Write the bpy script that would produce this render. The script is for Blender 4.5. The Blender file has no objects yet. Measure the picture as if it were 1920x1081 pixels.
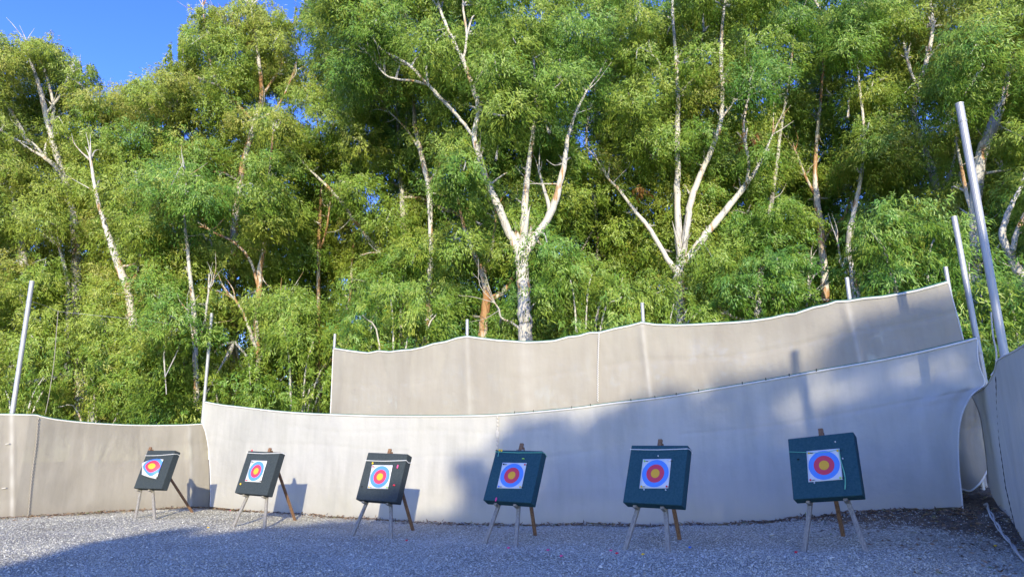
import bpy, math, random
import numpy as np
from mathutils import Vector

rng = np.random.default_rng(11)
random.seed(7)
scene = bpy.context.scene
COL = scene.collection

# ------------------------------------------------------------------ camera maths
F = 1280.0
PITCH = math.atan(309 / 1280)
ROLL = 0.014
CAM = np.array([0, 0, 1.6])
_r = np.array([1, 0, 0.]); FW = np.array([0, math.cos(PITCH), math.sin(PITCH)]); _u = np.array([0, -math.sin(PITCH), math.cos(PITCH)])
RT = _r * math.cos(ROLL) - _u * math.sin(ROLL)
UP = _r * math.sin(ROLL) + _u * math.cos(ROLL)

def proj(P):
    d = np.asarray(P, float) - CAM
    z = d @ FW
    return np.stack([960 + F * (d @ RT) / z, 540.5 - F * (d @ UP) / z], -1)

def ray(x, y):
    x = np.asarray(x, float); y = np.asarray(y, float)
    return FW + RT * ((x - 960) / F)[..., None] + UP * ((540.5 - y) / F)[..., None]

def at(x, y, Y):
    d = ray(x, y)
    return CAM + d * (np.asarray(Y, float) / d[..., 1])[..., None]

# ------------------------------------------------------------------ ground height
GP = np.array([(-14, 19, .10), (-9.8, 22, .10), (-9.5, 18.5, .11), (-6.5, 20, .08), (-6.1, 16.7, .03), (-2.8, 14.8, -.02),
               (0, 13.1, 0), (-.4, 16.4, 0), (2.3, 11.6, .06), (2.7, 15.4, .05), (4.4, 11.05, .09), (5.1, 10.55, .16), (5.6, 11.9, .17),
               (4.09, 14.77, .11), (4.89, 14.26, .20), (5.69, 13.69, .34), (6.41, 13.1, .48), (6.95, 12.65, .55), (7.58, 12.16, .59), (7.0, 11.5, .30), (9.0, 13.6, .85), (7.3, 10.4, .14), (6.4, 9.0, .05),
               (0, 8, 0), (-7, 10, 0), (5, 8, 0), (-8, 14, .04), (0, 0, 0), (-20, 12, .05), (12, 6, .05), (-15, 30, .1), (0, 30, .1),
               (10, 22, .9), (20, 30, .6), (0, 60, .1), (-40, 40, 0), (40, 40, .3), (0, -40, 0), (-40, -30, 0), (40, -30, 0)])

def ground_z(x, y):
    x = np.asarray(x, float); y = np.asarray(y, float)
    d2 = (x[..., None] - GP[:, 0]) ** 2 + (y[..., None] - GP[:, 1]) ** 2
    w = 1 / (d2 + .25) ** 1.7
    return (w * GP[:, 2]).sum(-1) / w.sum(-1)

# ------------------------------------------------------------------ helpers
def link(o, parent=None):
    COL.objects.link(o)
    if parent is not None:
        o.parent = parent
    return o

def tag(o, label=None, cat=None, group=None, kind=None):
    if label: o['label'] = label
    if cat: o['category'] = cat
    if group: o['group'] = group
    if kind: o['kind'] = kind
    return o

def empty(name, loc):
    o = bpy.data.objects.new(name, None)
    o.location = [float(c) for c in loc]
    o.empty_display_size = .2
    return link(o)

def np_mesh(name, V, Q, mats, nv=4, attrs=None, smooth=False, midx=None):
    me = bpy.data.meshes.new(name)
    V = np.asarray(V, np.float32); Q = np.asarray(Q, np.int32)
    me.vertices.add(len(V)); me.vertices.foreach_set('co', V.ravel())
    me.loops.add(Q.size); me.loops.foreach_set('vertex_index', Q.ravel())
    me.polygons.add(len(Q)); me.polygons.foreach_set('loop_start', np.arange(0, Q.size, nv, dtype=np.int32))
    for m in (mats if isinstance(mats, (list, tuple)) else [mats]):
        me.materials.append(m)
    if midx is not None:
        me.polygons.foreach_set('material_index', np.asarray(midx, np.int32))
    if attrs:
        for k, (dom, a) in attrs.items():
            vec = np.ndim(a) == 2 and np.shape(a)[1] == 3
            at_ = me.attributes.new(k, 'FLOAT_VECTOR' if vec else 'FLOAT', dom)
            at_.data.foreach_set('vector' if vec else 'value', np.asarray(a, np.float32).ravel())
    me.polygons.foreach_set('use_smooth', np.full(len(Q), smooth))
    me.update(calc_edges=True)
    return me

class MB:
    """collects geometry for ONE mesh object"""
    def __init__(s): s.v = []; s.f = []; s.m = []
    def add(s, V, Fc, m=0):
        o = len(s.v)
        s.v += [tuple(float(c) for c in p) for p in V]
        s.f += [tuple(i + o for i in f) for f in Fc]
        s.m += [m] * len(Fc)
    def hexa(s, P, m=0):      # 8 points: bottom 0-3, top 4-7
        s.add(P, [(3, 2, 1, 0), (4, 5, 6, 7), (0, 1, 5, 4), (1, 2, 6, 5), (2, 3, 7, 6), (3, 0, 4, 7)], m)
    def beam(s, A, B, w, t, xdir, m=0, w2=None, t2=None):
        A = np.array(A, float); B = np.array(B, float)
        d = (B - A) / np.linalg.norm(B - A)
        x = np.array(xdir, float); x = x - d * (x @ d); x /= np.linalg.norm(x); y = np.cross(d, x)
        w2 = w if w2 is None else w2; t2 = t if t2 is None else t2
        P = []
        for C, ww, tt in ((A, w, t), (B, w2, t2)):
            for i, j in ((-1, -1), (1, -1), (1, 1), (-1, 1)):
                P.append(C + x * ww / 2 * i + y * tt / 2 * j)
        s.hexa(P, m)
    def tube(s, pts, rad, n=8, m=0, cap=True):
        pts = np.array(pts, float); k = len(pts)
        rad = np.broadcast_to(np.asarray(rad, float), (k,))
        tn = np.gradient(pts, axis=0); tn /= np.linalg.norm(tn, axis=1)[:, None] + 1e-9
        ref = np.array([.13, -.97, .21]) if abs(tn[:, 2]).mean() > .5 else np.array([.05, .1, .99])
        a = np.cross(tn, ref); a /= np.linalg.norm(a, axis=1)[:, None] + 1e-9
        b = np.cross(tn, a)
        an = np.arange(n) * 2 * math.pi / n
        V = (pts[:, None] + rad[:, None, None] * (a[:, None] * np.cos(an)[None, :, None] + b[:, None] * np.sin(an)[None, :, None])).reshape(-1, 3)
        Fc = [(i * n + j, i * n + (j + 1) % n, (i + 1) * n + (j + 1) % n, (i + 1) * n + j) for i in range(k - 1) for j in range(n)]
        if cap:
            Fc += [tuple(range(n - 1, -1, -1)), tuple((k - 1) * n + j for j in range(n))]
        s.add(V, Fc, m)
    def ball(s, c, r, m=0, n=8, k=5, ax=None):
        c = np.array(c, float); V = []; Fc = []
        r = np.broadcast_to(np.asarray(r, float), (3,))
        for i in range(k + 1):
            t = math.pi * i / k
            for j in range(n):
                p = 2 * math.pi * j / n
                q = np.array([math.sin(t) * math.cos(p), math.sin(t) * math.sin(p), math.cos(t)]) * r
                if ax is not None: q = ax[0] * q[0] + ax[1] * q[1] + ax[2] * q[2]
                V.append(c + q)
        for i in range(k):
            for j in range(n):
                Fc.append((i * n + j, (i + 1) * n + j, (i + 1) * n + (j + 1) % n, i * n + (j + 1) % n))
        s.add(V, Fc, m)
    def build(s, name, mats, parent=None, smooth=False, bevel=0, uv=None):
        me = bpy.data.meshes.new(name)
        org = np.array(parent.location if parent is not None and parent.parent is None else (parent.parent.location if parent is not None else (0, 0, 0)))
        me.from_pydata([tuple(np.array(p) - org) for p in s.v], [], s.f)
        for mm in (mats if isinstance(mats, (list, tuple)) else [mats]): me.materials.append(mm)
        me.polygons.foreach_set('material_index', s.m)
        me.polygons.foreach_set('use_smooth', [smooth] * len(s.f))
        if uv is not None:
            l = me.uv_layers.new(name='UVMap')
            for lp in me.loops: l.data[lp.index].uv = uv[lp.vertex_index]
        me.update()
        o = link(bpy.data.objects.new(name, me), parent)
        if bevel:
            b = o.modifiers.new('bevel', 'BEVEL'); b.width = bevel; b.segments = 2; b.limit_method = 'ANGLE'
        return o

def catmull(P, n):
    P = np.array(P, float)
    if len(P) < 3:
        t = np.linspace(0, 1, n)[:, None]; return P[0] * (1 - t) + P[-1] * t
    Q = np.vstack([2 * P[0] - P[1], P, 2 * P[-1] - P[-2]])
    out = []
    segs = len(P) - 1
    for i in range(segs):
        p0, p1, p2, p3 = Q[i:i + 4]
        for t in np.linspace(0, 1, n, endpoint=False):
            out.append(.5 * (2 * p1 + (p2 - p0) * t + (2 * p0 - 5 * p1 + 4 * p2 - p3) * t * t + (3 * p1 - p0 - 3 * p2 + p3) * t ** 3))
    out.append(P[-1])
    return np.array(out)

# ------------------------------------------------------------------ materials
def mat(name):
    m = bpy.data.materials.new(name); m.use_nodes = True
    nt = m.node_tree; nt.nodes.clear()
    out = nt.nodes.new('ShaderNodeOutputMaterial')
    b = nt.nodes.new('ShaderNodeBsdfPrincipled')
    nt.links.new(b.outputs[0], out.inputs[0])
    return m, nt, b, out

def N(nt, t, **kw):
    n = nt.nodes.new(t)
    for k, v in kw.items():
        if k.startswith('_'): setattr(n, k[1:], v)
        else: n.inputs[k.replace('__', ' ')].default_value = v
    return n

def ramp(nt, stops, interp='LINEAR'):
    n = nt.nodes.new('ShaderNodeValToRGB'); r = n.color_ramp; r.interpolation = interp
    while len(r.elements) < len(stops): r.elements.new(.5)
    for e, (p, c) in zip(r.elements, stops):
        e.position = p; e.color = (*c, 1)
    return n

def simple(name, c1, c2, scale=20, rough=.7, bump=0., stretch=(1, 1, 1), metal=0., detail=5, spec=.3):
    m, nt, b, out = mat(name)
    tc = N(nt, 'ShaderNodeTexCoord'); mp = N(nt, 'ShaderNodeMapping'); mp.inputs['Scale'].default_value = stretch
    nt.links.new(tc.outputs['Object'], mp.inputs[0])
    ns = N(nt, 'ShaderNodeTexNoise', Scale=scale, Detail=detail, Roughness=.6)
    nt.links.new(mp.outputs[0], ns.inputs['Vector'])
    r = ramp(nt, [(.3, c1), (.7, c2)])
    nt.links.new(ns.outputs[0], r.inputs[0]); nt.links.new(r.outputs[0], b.inputs['Base Color'])
    b.inputs['Roughness'].default_value = rough; b.inputs['Metallic'].default_value = metal
    b.inputs['Specular IOR Level'].default_value = spec
    if bump:
        bp = N(nt, 'ShaderNodeBump', Strength=bump, Distance=.02)
        nt.links.new(ns.outputs[0], bp.inputs['Height']); nt.links.new(bp.outputs[0], b.inputs['Normal'])
    return m

def fabric(name, col, dark, thru, stain):
    """knitted shade net: cream cloth, slightly see-through, rain streaks and dusty hem"""
    m, nt, b, out = mat(name)
    tc = N(nt, 'ShaderNodeTexCoord'); geo = N(nt, 'ShaderNodeNewGeometry')
    mp = N(nt, 'ShaderNodeMapping'); mp.inputs['Scale'].default_value = (2.2, 2.2, .35)
    nt.links.new(tc.outputs['Object'], mp.inputs[0])
    n1 = N(nt, 'ShaderNodeTexNoise', Scale=1.6, Detail=6, Roughness=.62); nt.links.new(mp.outputs[0], n1.inputs['Vector'])
    n2 = N(nt, 'ShaderNodeTexNoise', Scale=.55, Detail=3); nt.links.new(tc.outputs['Object'], n2.inputs['Vector'])
    n3 = N(nt, 'ShaderNodeTexNoise', Scale=160, Detail=2); nt.links.new(tc.outputs['Object'], n3.inputs['Vector'])
    mx = N(nt, 'ShaderNodeMath', _operation='MULTIPLY_ADD'); mx.inputs[1].default_value = .5
    nt.links.new(n1.outputs[0], mx.inputs[0])
    m3 = N(nt, 'ShaderNodeMath', _operation='MULTIPLY'); m3.inputs[1].default_value = .5
    nt.links.new(n2.outputs[0], m3.inputs[0]); nt.links.new(m3.outputs[0], mx.inputs[2])
    r = ramp(nt, [(.37, dark), (.58, col)])
    nt.links.new(mx.outputs[0], r.inputs[0])
    # dusty lower edge (height attribute of the cloth)
    at_ = N(nt, 'ShaderNodeAttribute', _attribute_name='hem')
    mixc = N(nt, 'ShaderNodeMix', _data_type='RGBA'); mixc.inputs['B'].default_value = (*stain, 1)
    mm = N(nt, 'ShaderNodeMath', _operation='MULTIPLY'); nt.links.new(at_.outputs['Fac'], mm.inputs[0]); nt.links.new(n1.outputs[0], mm.inputs[1])
    nt.links.new(mm.outputs[0], mixc.inputs['Factor']); nt.links.new(r.outputs[0], mixc.inputs['A'])
    wat = N(nt, 'ShaderNodeAttribute', _attribute_name='wear')
    mixw = N(nt, 'ShaderNodeMix', _data_type='RGBA'); mixw.inputs['B'].default_value = (.56, .54, .50, 1)
    nt.links.new(wat.outputs['Fac'], mixw.inputs['Factor']); nt.links.new(mixc.outputs['Result'], mixw.inputs['A']); mixc = mixw
    nt.links.new(mixc.outputs['Result'], b.inputs['Base Color'])
    b.inputs['Roughness'].default_value = .9; b.inputs['Specular IOR Level'].default_value = .1
    bp = N(nt, 'ShaderNodeBump', Strength=.25, Distance=.01); nt.links.new(n3.outputs[0], bp.inputs['Height'])
    n4 = N(nt, 'ShaderNodeTexNoise', Scale=1.3, Detail=4, Roughness=.5); nt.links.new(tc.outputs['Object'], n4.inputs['Vector'])
    bp2 = N(nt, 'ShaderNodeBump', Strength=.5, Distance=.10); nt.links.new(n4.outputs[0], bp2.inputs['Height']); nt.links.new(bp.outputs[0], bp2.inputs['Normal'])
    nt.links.new(bp2.outputs[0], b.inputs['Normal'])
    tl = N(nt, 'ShaderNodeBsdfTranslucent'); nt.links.new(mixc.outputs['Result'], tl.inputs[0])
    a = N(nt, 'ShaderNodeMixShader', Fac=.16); nt.links.new(b.outputs[0], a.inputs[1]); nt.links.new(tl.outputs[0], a.inputs[2])
    tr = N(nt, 'ShaderNodeBsdfTransparent')
    c = N(nt, 'ShaderNodeMixShader', Fac=thru); nt.links.new(a.outputs[0], c.inputs[1]); nt.links.new(tr.outputs[0], c.inputs[2])
    nt.links.new(c.outputs[0], out.inputs[0])
    return m

def leaf_mat(name, stops, trans=.3, soft=0.):
    m, nt, b, out = mat(name)
    at_ = N(nt, 'ShaderNodeAttribute', _attribute_name='tone')
    r = ramp(nt, stops); nt.links.new(at_.outputs['Fac'], r.inputs[0])
    nt.links.new(r.outputs[0], b.inputs['Base Color'])
    b.inputs['Roughness'].default_value = .42; b.inputs['Specular IOR Level'].default_value = .55
    tl = N(nt, 'ShaderNodeBsdfTranslucent'); nt.links.new(r.outputs[0], tl.inputs[0])
    if soft:      # leaves of one spray share a rounded shading normal
        cn = N(nt, 'ShaderNodeAttribute', _attribute_name='cn'); g = N(nt, 'ShaderNodeNewGeometry')
        sc_ = N(nt, 'ShaderNodeVectorMath', _operation='SCALE'); sc_.inputs['Scale'].default_value = soft
        nt.links.new(cn.outputs['Vector'], sc_.inputs[0])
        ad = N(nt, 'ShaderNodeVectorMath', _operation='ADD'); nt.links.new(sc_.outputs[0], ad.inputs[0]); nt.links.new(g.outputs['Normal'], ad.inputs[1])
        nm = N(nt, 'ShaderNodeVectorMath', _operation='NORMALIZE'); nt.links.new(ad.outputs[0], nm.inputs[0])
        nt.links.new(nm.outputs[0], b.inputs['Normal'])
    a = N(nt, 'ShaderNodeMixShader', Fac=trans); nt.links.new(b.outputs[0], a.inputs[1]); nt.links.new(tl.outputs[0], a.inputs[2])
    nt.links.new(a.outputs[0], out.inputs[0])
    return m

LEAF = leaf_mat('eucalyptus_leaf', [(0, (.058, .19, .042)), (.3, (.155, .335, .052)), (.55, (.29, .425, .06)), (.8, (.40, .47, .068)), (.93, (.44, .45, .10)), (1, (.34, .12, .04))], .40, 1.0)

def bark_mat():
    m, nt, b, out = mat('eucalyptus_bark')
    tc = N(nt, 'ShaderNodeTexCoord'); mp = N(nt, 'ShaderNodeMapping'); mp.inputs['Scale'].default_value = (3, 3, .55)
    nt.links.new(tc.outputs['Object'], mp.inputs[0])
    n1 = N(nt, 'ShaderNodeTexNoise', Scale=1.5, Detail=5, Roughness=.6); nt.links.new(mp.outputs[0], n1.inputs['Vector'])
    n2 = N(nt, 'ShaderNodeTexNoise', Scale=14, Detail=4); nt.links.new(mp.outputs[0], n2.inputs['Vector'])
    at_ = N(nt, 'ShaderNodeAttribute', _attribute_name='tan')
    ad = N(nt, 'ShaderNodeMath', _operation='ADD'); nt.links.new(n1.outputs[0], ad.inputs[0]); nt.links.new(at_.outputs['Fac'], ad.inputs[1])
    r = ramp(nt, [(.34, (.22, .21, .195)), (.43, (.46, .44, .41)), (.60, (.54, .51, .46)), (.70, (.36, .21, .10)), (.9, (.27, .125, .05))])
    nt.links.new(ad.outputs[0], r.inputs[0])
    mx = N(nt, 'ShaderNodeMix', _data_type='RGBA', _blend_type='MULTIPLY', Factor=.28)
    r2 = ramp(nt, [(.35, (.55, .5, .45)), (.6, (1, 1, 1))]); nt.links.new(n2.outputs[0], r2.inputs[0])
    nt.links.new(r.outputs[0], mx.inputs['A']); nt.links.new(r2.outputs[0], mx.inputs['B'])
    nt.links.new(mx.outputs['Result'], b.inputs['Base Color'])
    b.inputs['Roughness'].default_value = .8
    bp = N(nt, 'ShaderNodeBump', Strength=.5, Distance=.03); nt.links.new(n2.outputs[0], bp.inputs['Height']); nt.links.new(bp.outputs[0], b.inputs['Normal'])
    return m

BARK = bark_mat()
FAB_FRONT = fabric('cream_netting', (.485, .472, .432), (.405, .395, .36), .0, (.36, .33, .28))
FAB_BEIGE = fabric('beige_netting', (.315, .29, .245), (.25, .228, .19), .018, (.22, .18, .14))
FAB_UPPER = fabric('thin_beige_netting', (.37, .34, .285), (.32, .29, .242), .03, (.34, .295, .235))
HEM = simple('white_hem_cord', (.62, .60, .56), (.52, .50, .46), 30, .85)
ROPE = simple('white_rope', (.55, .53, .48), (.38, .35, .30), 60, .9)
BEIGEROPE = simple('weathered_rope', (.36, .33, .28), (.24, .21, .17), 60, .9)
GREENCORD = simple('green_netting_cord', (.02, .10, .06), (.03, .16, .09), 30, .8)
STEEL = simple('galvanised_steel', (.28, .285, .29), (.40, .405, .41), 9, .5, 0, (1, 1, .2), .35, spec=.4)
WIRE = simple('steel_wire', (.25, .25, .25), (.35, .35, .35), 9, .5, 0, (1, 1, 1), .5)
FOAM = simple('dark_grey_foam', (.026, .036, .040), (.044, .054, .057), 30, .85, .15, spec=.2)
FOAM_SHADED = simple('shade_tinted_foam', (.014, .054, .070), (.028, .080, .096), 30, .85, .15, spec=.2)  # same foam as the grey boards, teal cast of the shade painted in
WOOD_G = simple('weathered_grey_wood', (.15, .14, .125), (.30, .28, .25), 6, .85, .4, (9, 9, .8))
WOOD_B = simple('brown_stained_wood', (.09, .05, .028), (.27, .15, .08), 6, .8, .4, (9, 9, 1.2))
CORD_W = simple('white_cord', (.75, .75, .72), (.6, .6, .58), 40, .8)
CORD_G = simple('green_cord', (.10, .40, .26), (.18, .5, .34), 40, .7)
def plain(name, c, rough=.5):
    return simple(name, c, tuple(x * .85 for x in c), 40, rough)
P_RED = plain('red_plastic', (.75, .03, .06)); P_PINK = plain('pink_plastic', (.85, .08, .25)); P_YEL = plain('yellow_plastic', (.85, .55, .02))
P_BLK = plain('black_plastic', (.01, .01, .012)); P_GRN = plain('lime_plastic', (.35, .7, .10)); P_WHT = plain('white_plastic', (.8, .8, .8)); P_BLU = plain('blue_plastic', (.05, .2, .75))

def face_mat():
    m, nt, b, out = mat('printed_target_paper')
    uv = N(nt, 'ShaderNodeUVMap', _uv_map='UVMap')
    mp = N(nt, 'ShaderNodeMapping'); mp.inputs['Location'].default_value = (-.5, -.5, 0)
    nt.links.new(uv.outputs[0], mp.inputs[0])
    ln = N(nt, 'ShaderNodeVectorMath', _operation='LENGTH'); nt.links.new(mp.outputs[0], ln.inputs[0])
    s = N(nt, 'ShaderNodeMath', _operation='MULTIPLY'); s.inputs[1].default_value = 2 / 1.25
    nt.links.new(ln.outputs['Value'], s.inputs[0])
    gold, red, blue, white = (.66, .34, .015), (.56, .035, .07), (.075, .22, .62), (.56, .56, .57)
    k = 1 / 1.25
    r = ramp(nt, [(0, gold), (.297 * k, (.35, .12, .05)), (.303 * k, red), (.607 * k, (.2, .08, .35)), (.615 * k, blue), (.925 * k, white)], 'CONSTANT')
    nt.links.new(s.outputs[0], r.inputs[0]); nt.links.new(r.outputs[0], b.inputs['Base Color'])
    b.inputs['Roughness'].default_value = .6
    return m
FACE = face_mat()

# ------------------------------------------------------------------ ground
def ground_mat():
    m, nt, b, out = mat('gravel_and_earth')
    tc = N(nt, 'ShaderNodeTexCoord')
    v1 = N(nt, 'ShaderNodeTexVoronoi', Scale=38); v2 = N(nt, 'ShaderNodeTexVoronoi', Scale=95)
    big = N(nt, 'ShaderNodeTexNoise', Scale=.5, Detail=5, Roughness=.6); mid = N(nt, 'ShaderNodeTexNoise', Scale=5, Detail=6, Roughness=.65)
    for n in (v1, v2, big, mid): nt.links.new(tc.outputs['Object'], n.inputs['Vector'])
    sep = N(nt, 'ShaderNodeSeparateColor'); nt.links.new(v1.outputs['Color'], sep.inputs[0])
    r1 = ramp(nt, [(0, (.24, .23, .18)), (.35, (.42, .405, .33)), (.75, (.55, .53, .43)), (1, (.70, .68, .56))])
    nt.links.new(sep.outputs[0], r1.inputs[0])
    sep2 = N(nt, 'ShaderNodeSeparateColor'); nt.links.new(v2.outputs['Color'], sep2.inputs[0])
    r2 = ramp(nt, [(0, (.6, .6, .6)), (1, (1.15, 1.12, 1.08))]); nt.links.new(sep2.outputs[1], r2.inputs[0])
    m1 = N(nt, 'ShaderNodeMix', _data_type='RGBA', _blend_type='MULTIPLY', Factor=.8)
    nt.links.new(r1.outputs[0], m1.inputs['A']); nt.links.new(r2.outputs[0], m1.inputs['B'])
    r3 = ramp(nt, [(.3, (.66, .64, .60)), (.62, (1.12, 1.11, 1.10))]); nt.links.new(big.outputs[0], r3.inputs[0])
    m2 = N(nt, 'ShaderNodeMix', _data_type='RGBA', _blend_type='MULTIPLY', Factor=.8)
    nt.links.new(m1.outputs['Result'], m2.inputs['A']); nt.links.new(r3.outputs[0], m2.inputs['B'])
    er = ramp(nt, [(.3, (.085, .066, .046)), (.55, (.16, .125, .088)), (.75, (.27, .22, .165))]); nt.links.new(mid.outputs[0], er.inputs[0])
    at_ = N(nt, 'ShaderNodeAttribute', _attribute_name='earth')
    a1 = N(nt, 'ShaderNodeMath', _operation='ADD'); nt.links.new(at_.outputs['Fac'], a1.inputs[0]); nt.links.new(mid.outputs[0], a1.inputs[1])
    a2 = N(nt, 'ShaderNodeMath', _operation='ADD'); a2.inputs[1].default_value = -.12
    a25 = N(nt, 'ShaderNodeMath', _operation='MULTIPLY'); a25.inputs[1].default_value = .2; nt.links.new(sep.outputs[1], a25.inputs[0])
    nt.links.new(a1.outputs[0], a2.inputs[0])
    a3 = N(nt, 'ShaderNodeMath', _operation='ADD'); nt.links.new(a2.outputs[0], a3.inputs[0]); nt.links.new(a25.outputs[0], a3.inputs[1])
    mr = ramp(nt, [(.72, (0, 0, 0)), (.98, (1, 1, 1))]); nt.links.new(a3.outputs[0], mr.inputs[0])
    m3 = N(nt, 'ShaderNodeMix', _data_type='RGBA'); nt.links.new(mr.outputs[0], m3.inputs['Factor'])
    nt.links.new(m2.outputs['Result'], m3.inputs['A']); nt.links.new(er.outputs[0], m3.inputs['B'])
    nt.links.new(m3.outputs['Result'], b.inputs['Base Color'])
    b.inputs['Roughness'].default_value = .95; b.inputs['Specular IOR Level'].default_value = .15
    bp = N(nt, 'ShaderNodeBump', Strength=.9, Distance=.03, _invert=True); nt.links.new(v1.outputs['Distance'], bp.inputs['Height'])
    bp2 = N(nt, 'ShaderNodeBump', Strength=.5, Distance=.05); nt.links.new(mid.outputs[0], bp2.inputs['Height']); nt.links.new(bp.outputs[0], bp2.inputs['Normal'])
    nt.links.new(bp2.outputs[0], b.inputs['Normal'])
    return m

FENCE_A = None  # filled below: front screen plan

# plan of each screen: azimuth ratio X/Y -> distance Y (vertical sheets)
def plan(pts):
    a = np.array([p[0] for p in pts]); y = np.array([p[1] for p in pts])
    o = np.argsort(a); a, y = a[o], y[o]
    return lambda q: np.interp(q, a, y)

FRONT_Y = plan([(-.47, 22.3), (-.445, 22.1), (-.345, 20.1), (-.25, 18.6), (-.15, 17.5), (-.02, 16.5), (.08, 16.0), (.18, 15.45), (.28, 14.75), (.39, 13.9), (.47, 13.25), (.55, 12.65), (.64, 12.05), (.70, 11.8), (.8, 11.4)])
UPPER_Y = lambda q: FRONT_Y(q) + .22
LEFT_Y = plan([(-.95, 17.6), (-.76, 18.9), (-.70, 19.3), (-.60, 20.5), (-.52, 21.5), (-.45, 22.28), (-.42, 22.6)])
RIGHT_Y = plan([(.655, 13.6), (.67, 12.9), (.69, 11.5), (.707, 10.5), (.73, 9.5), (.757, 8.6), (.82, 7.2)])
RETURN_Y = plan([(.60, 13.1), (.66, 13.3), (.72, 13.5)])

def on_sheet(x, y, fn, off=0.):
    d = ray(x, y)
    Y = fn(d[..., 0] / d[..., 1]) + off
    return CAM + d * (Y / d[..., 1])[..., None]

gx = np.unique(np.concatenate([np.linspace(-400, -24, 14), np.arange(-24, 18, .3), np.linspace(18, 400, 14)]))
gy = np.unique(np.concatenate([np.linspace(-400, 3, 14), np.arange(3, 27, .3), np.linspace(27, 60, 8), np.linspace(60, 600, 10)]))
GX, GY = np.meshgrid(gx, gy)
GZ = ground_z(GX, GY) + .025 * np.sin(GX * 1.3 + GY * .7) * np.sin(GY * 1.1 - GX * .4) * ((GY < 27) & (GX > -24) & (GX < 18))
nx, ny = len(gx), len(gy)
idx = np.arange(nx * ny).reshape(ny, nx)
Q = np.stack([idx[:-1, :-1], idx[:-1, 1:], idx[1:, 1:], idx[1:, :-1]], -1).reshape(-1, 4)
safeY = np.where(GY > 2, GY, 2.)
ratio = np.clip(GX / safeY, -1, 1)
fy = np.where(ratio < -.45, LEFT_Y(ratio), FRONT_Y(ratio))
behind = np.clip((GY - fy + .25) / .3, 0, 1)
right_soil = np.clip((GX - .10 * GY - 4.2) / 2.6, 0, 1) * .40 + np.clip(1 - np.abs(GY - fy + .25) / .9, 0, 1) * np.clip((GX - 3) / 3, 0, 1) * .75
earth = np.clip(np.maximum(behind, right_soil), 0, 1) + .10 * np.clip(1 - np.abs(GY - fy) / .5, 0, 1)
me = np_mesh('ground', np.stack([GX, GY, GZ], -1).reshape(-1, 3), Q, ground_mat(), attrs={'earth': ('POINT', earth)}, smooth=True)
tag(link(bpy.data.objects.new('ground', me)), kind='structure')

def gz(x, y):
    return float(ground_z(x, y) + .025 * math.sin(x * 1.3 + y * .7) * math.sin(y * 1.1 - x * .4))

# loose gravel stones lying over the sheet
def gravel_mat():
    m, nt, b, out = mat('gravel_stone')
    at_ = N(nt, 'ShaderNodeAttribute', _attribute_name='tone')
    r = ramp(nt, [(0, (.2, .19, .155)), (.4, (.42, .41, .335)), (.8, (.54, .52, .43)), (1, (.64, .62, .53))])
    nt.links.new(at_.outputs['Fac'], r.inputs[0]); nt.links.new(r.outputs[0], b.inputs['Base Color'])
    b.inputs['Roughness'].default_value = .9
    return m

n = 120000
Ys = 8 + 13 * rng.random(n) ** 1.25; a = rng.uniform(-.86, .80, n); Xs = a * Ys
fyy = np.where(a < -.45, LEFT_Y(a), np.where(a < .66, FRONT_Y(a), RIGHT_Y(a)))
soil = np.clip((Xs - .10 * Ys - 4.6) / 2.6, 0, 1)
keep = (Ys < fyy - .12) & (rng.random(n) > soil * .75) & ~((a > .66) & (Ys > RIGHT_Y(a) - .3))
Xs, Ys = Xs[keep], Ys[keep]; n = len(Xs)
sz = rng.lognormal(math.log(.0085), .35, n)
oct_ = np.array([(1, 0, 0), (0, 1, 0), (-1, 0, 0), (0, -1, 0), (0, 0, 1), (0, 0, -1)], float)
th = rng.uniform(0, 6.28, n)
sc = rng.uniform(.6, 1.4, (n, 6, 1)) * np.stack([sz * 1.25, sz, sz * .7], -1)[:, None, :]
V = oct_[None] * sc
V = np.stack([V[..., 0] * np.cos(th)[:, None] - V[..., 1] * np.sin(th)[:, None], V[..., 0] * np.sin(th)[:, None] + V[..., 1] * np.cos(th)[:, None], V[..., 2] + .25 * V[..., 0]], -1)
zz = ground_z(Xs, Ys) + .025 * np.sin(Xs * 1.3 + Ys * .7) * np.sin(Ys * 1.1 - Xs * .4)
V += np.stack([Xs, Ys, zz + sz * .35], -1)[:, None]
T3 = np.array([(0, 1, 4), (1, 2, 4), (2, 3, 4), (3, 0, 4), (1, 0, 5), (2, 1, 5), (3, 2, 5), (0, 3, 5)])
Q = (np.arange(n)[:, None, None] * 6 + T3[None]).reshape(-1, 3)
tone = np.repeat(np.clip(rng.normal(.55, .25, n), 0, 1), 8)
me = np_mesh('gravel', V.reshape(-1, 3), Q, gravel_mat(), nv=3, attrs={'tone': ('FACE', tone)})
tag(link(bpy.data.objects.new('gravel', me)), 'loose pale grey gravel strewn over the shooting range floor', 'gravel', kind='stuff')

# ------------------------------------------------------------------ leaves
def leaf_quads(C, D, L, W):
    n = len(C)
    rnd = rng.normal(size=(n, 3))
    S = np.cross(D, rnd); S /= np.linalg.norm(S, axis=1)[:, None] + 1e-9
    Nn = np.cross(S, D)
    mid = C + D * (L * .42)[:, None] + Nn * (W * .25)[:, None]
    tip = C + D * L[:, None] - np.array([0, 0, 1.]) * (L * .10)[:, None]
    V = np.stack([C, mid + S * (W / 2)[:, None], tip, mid - S * (W / 2)[:, None]], 1)
    return V.reshape(-1, 3), np.arange(n * 4).reshape(n, 4)

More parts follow.
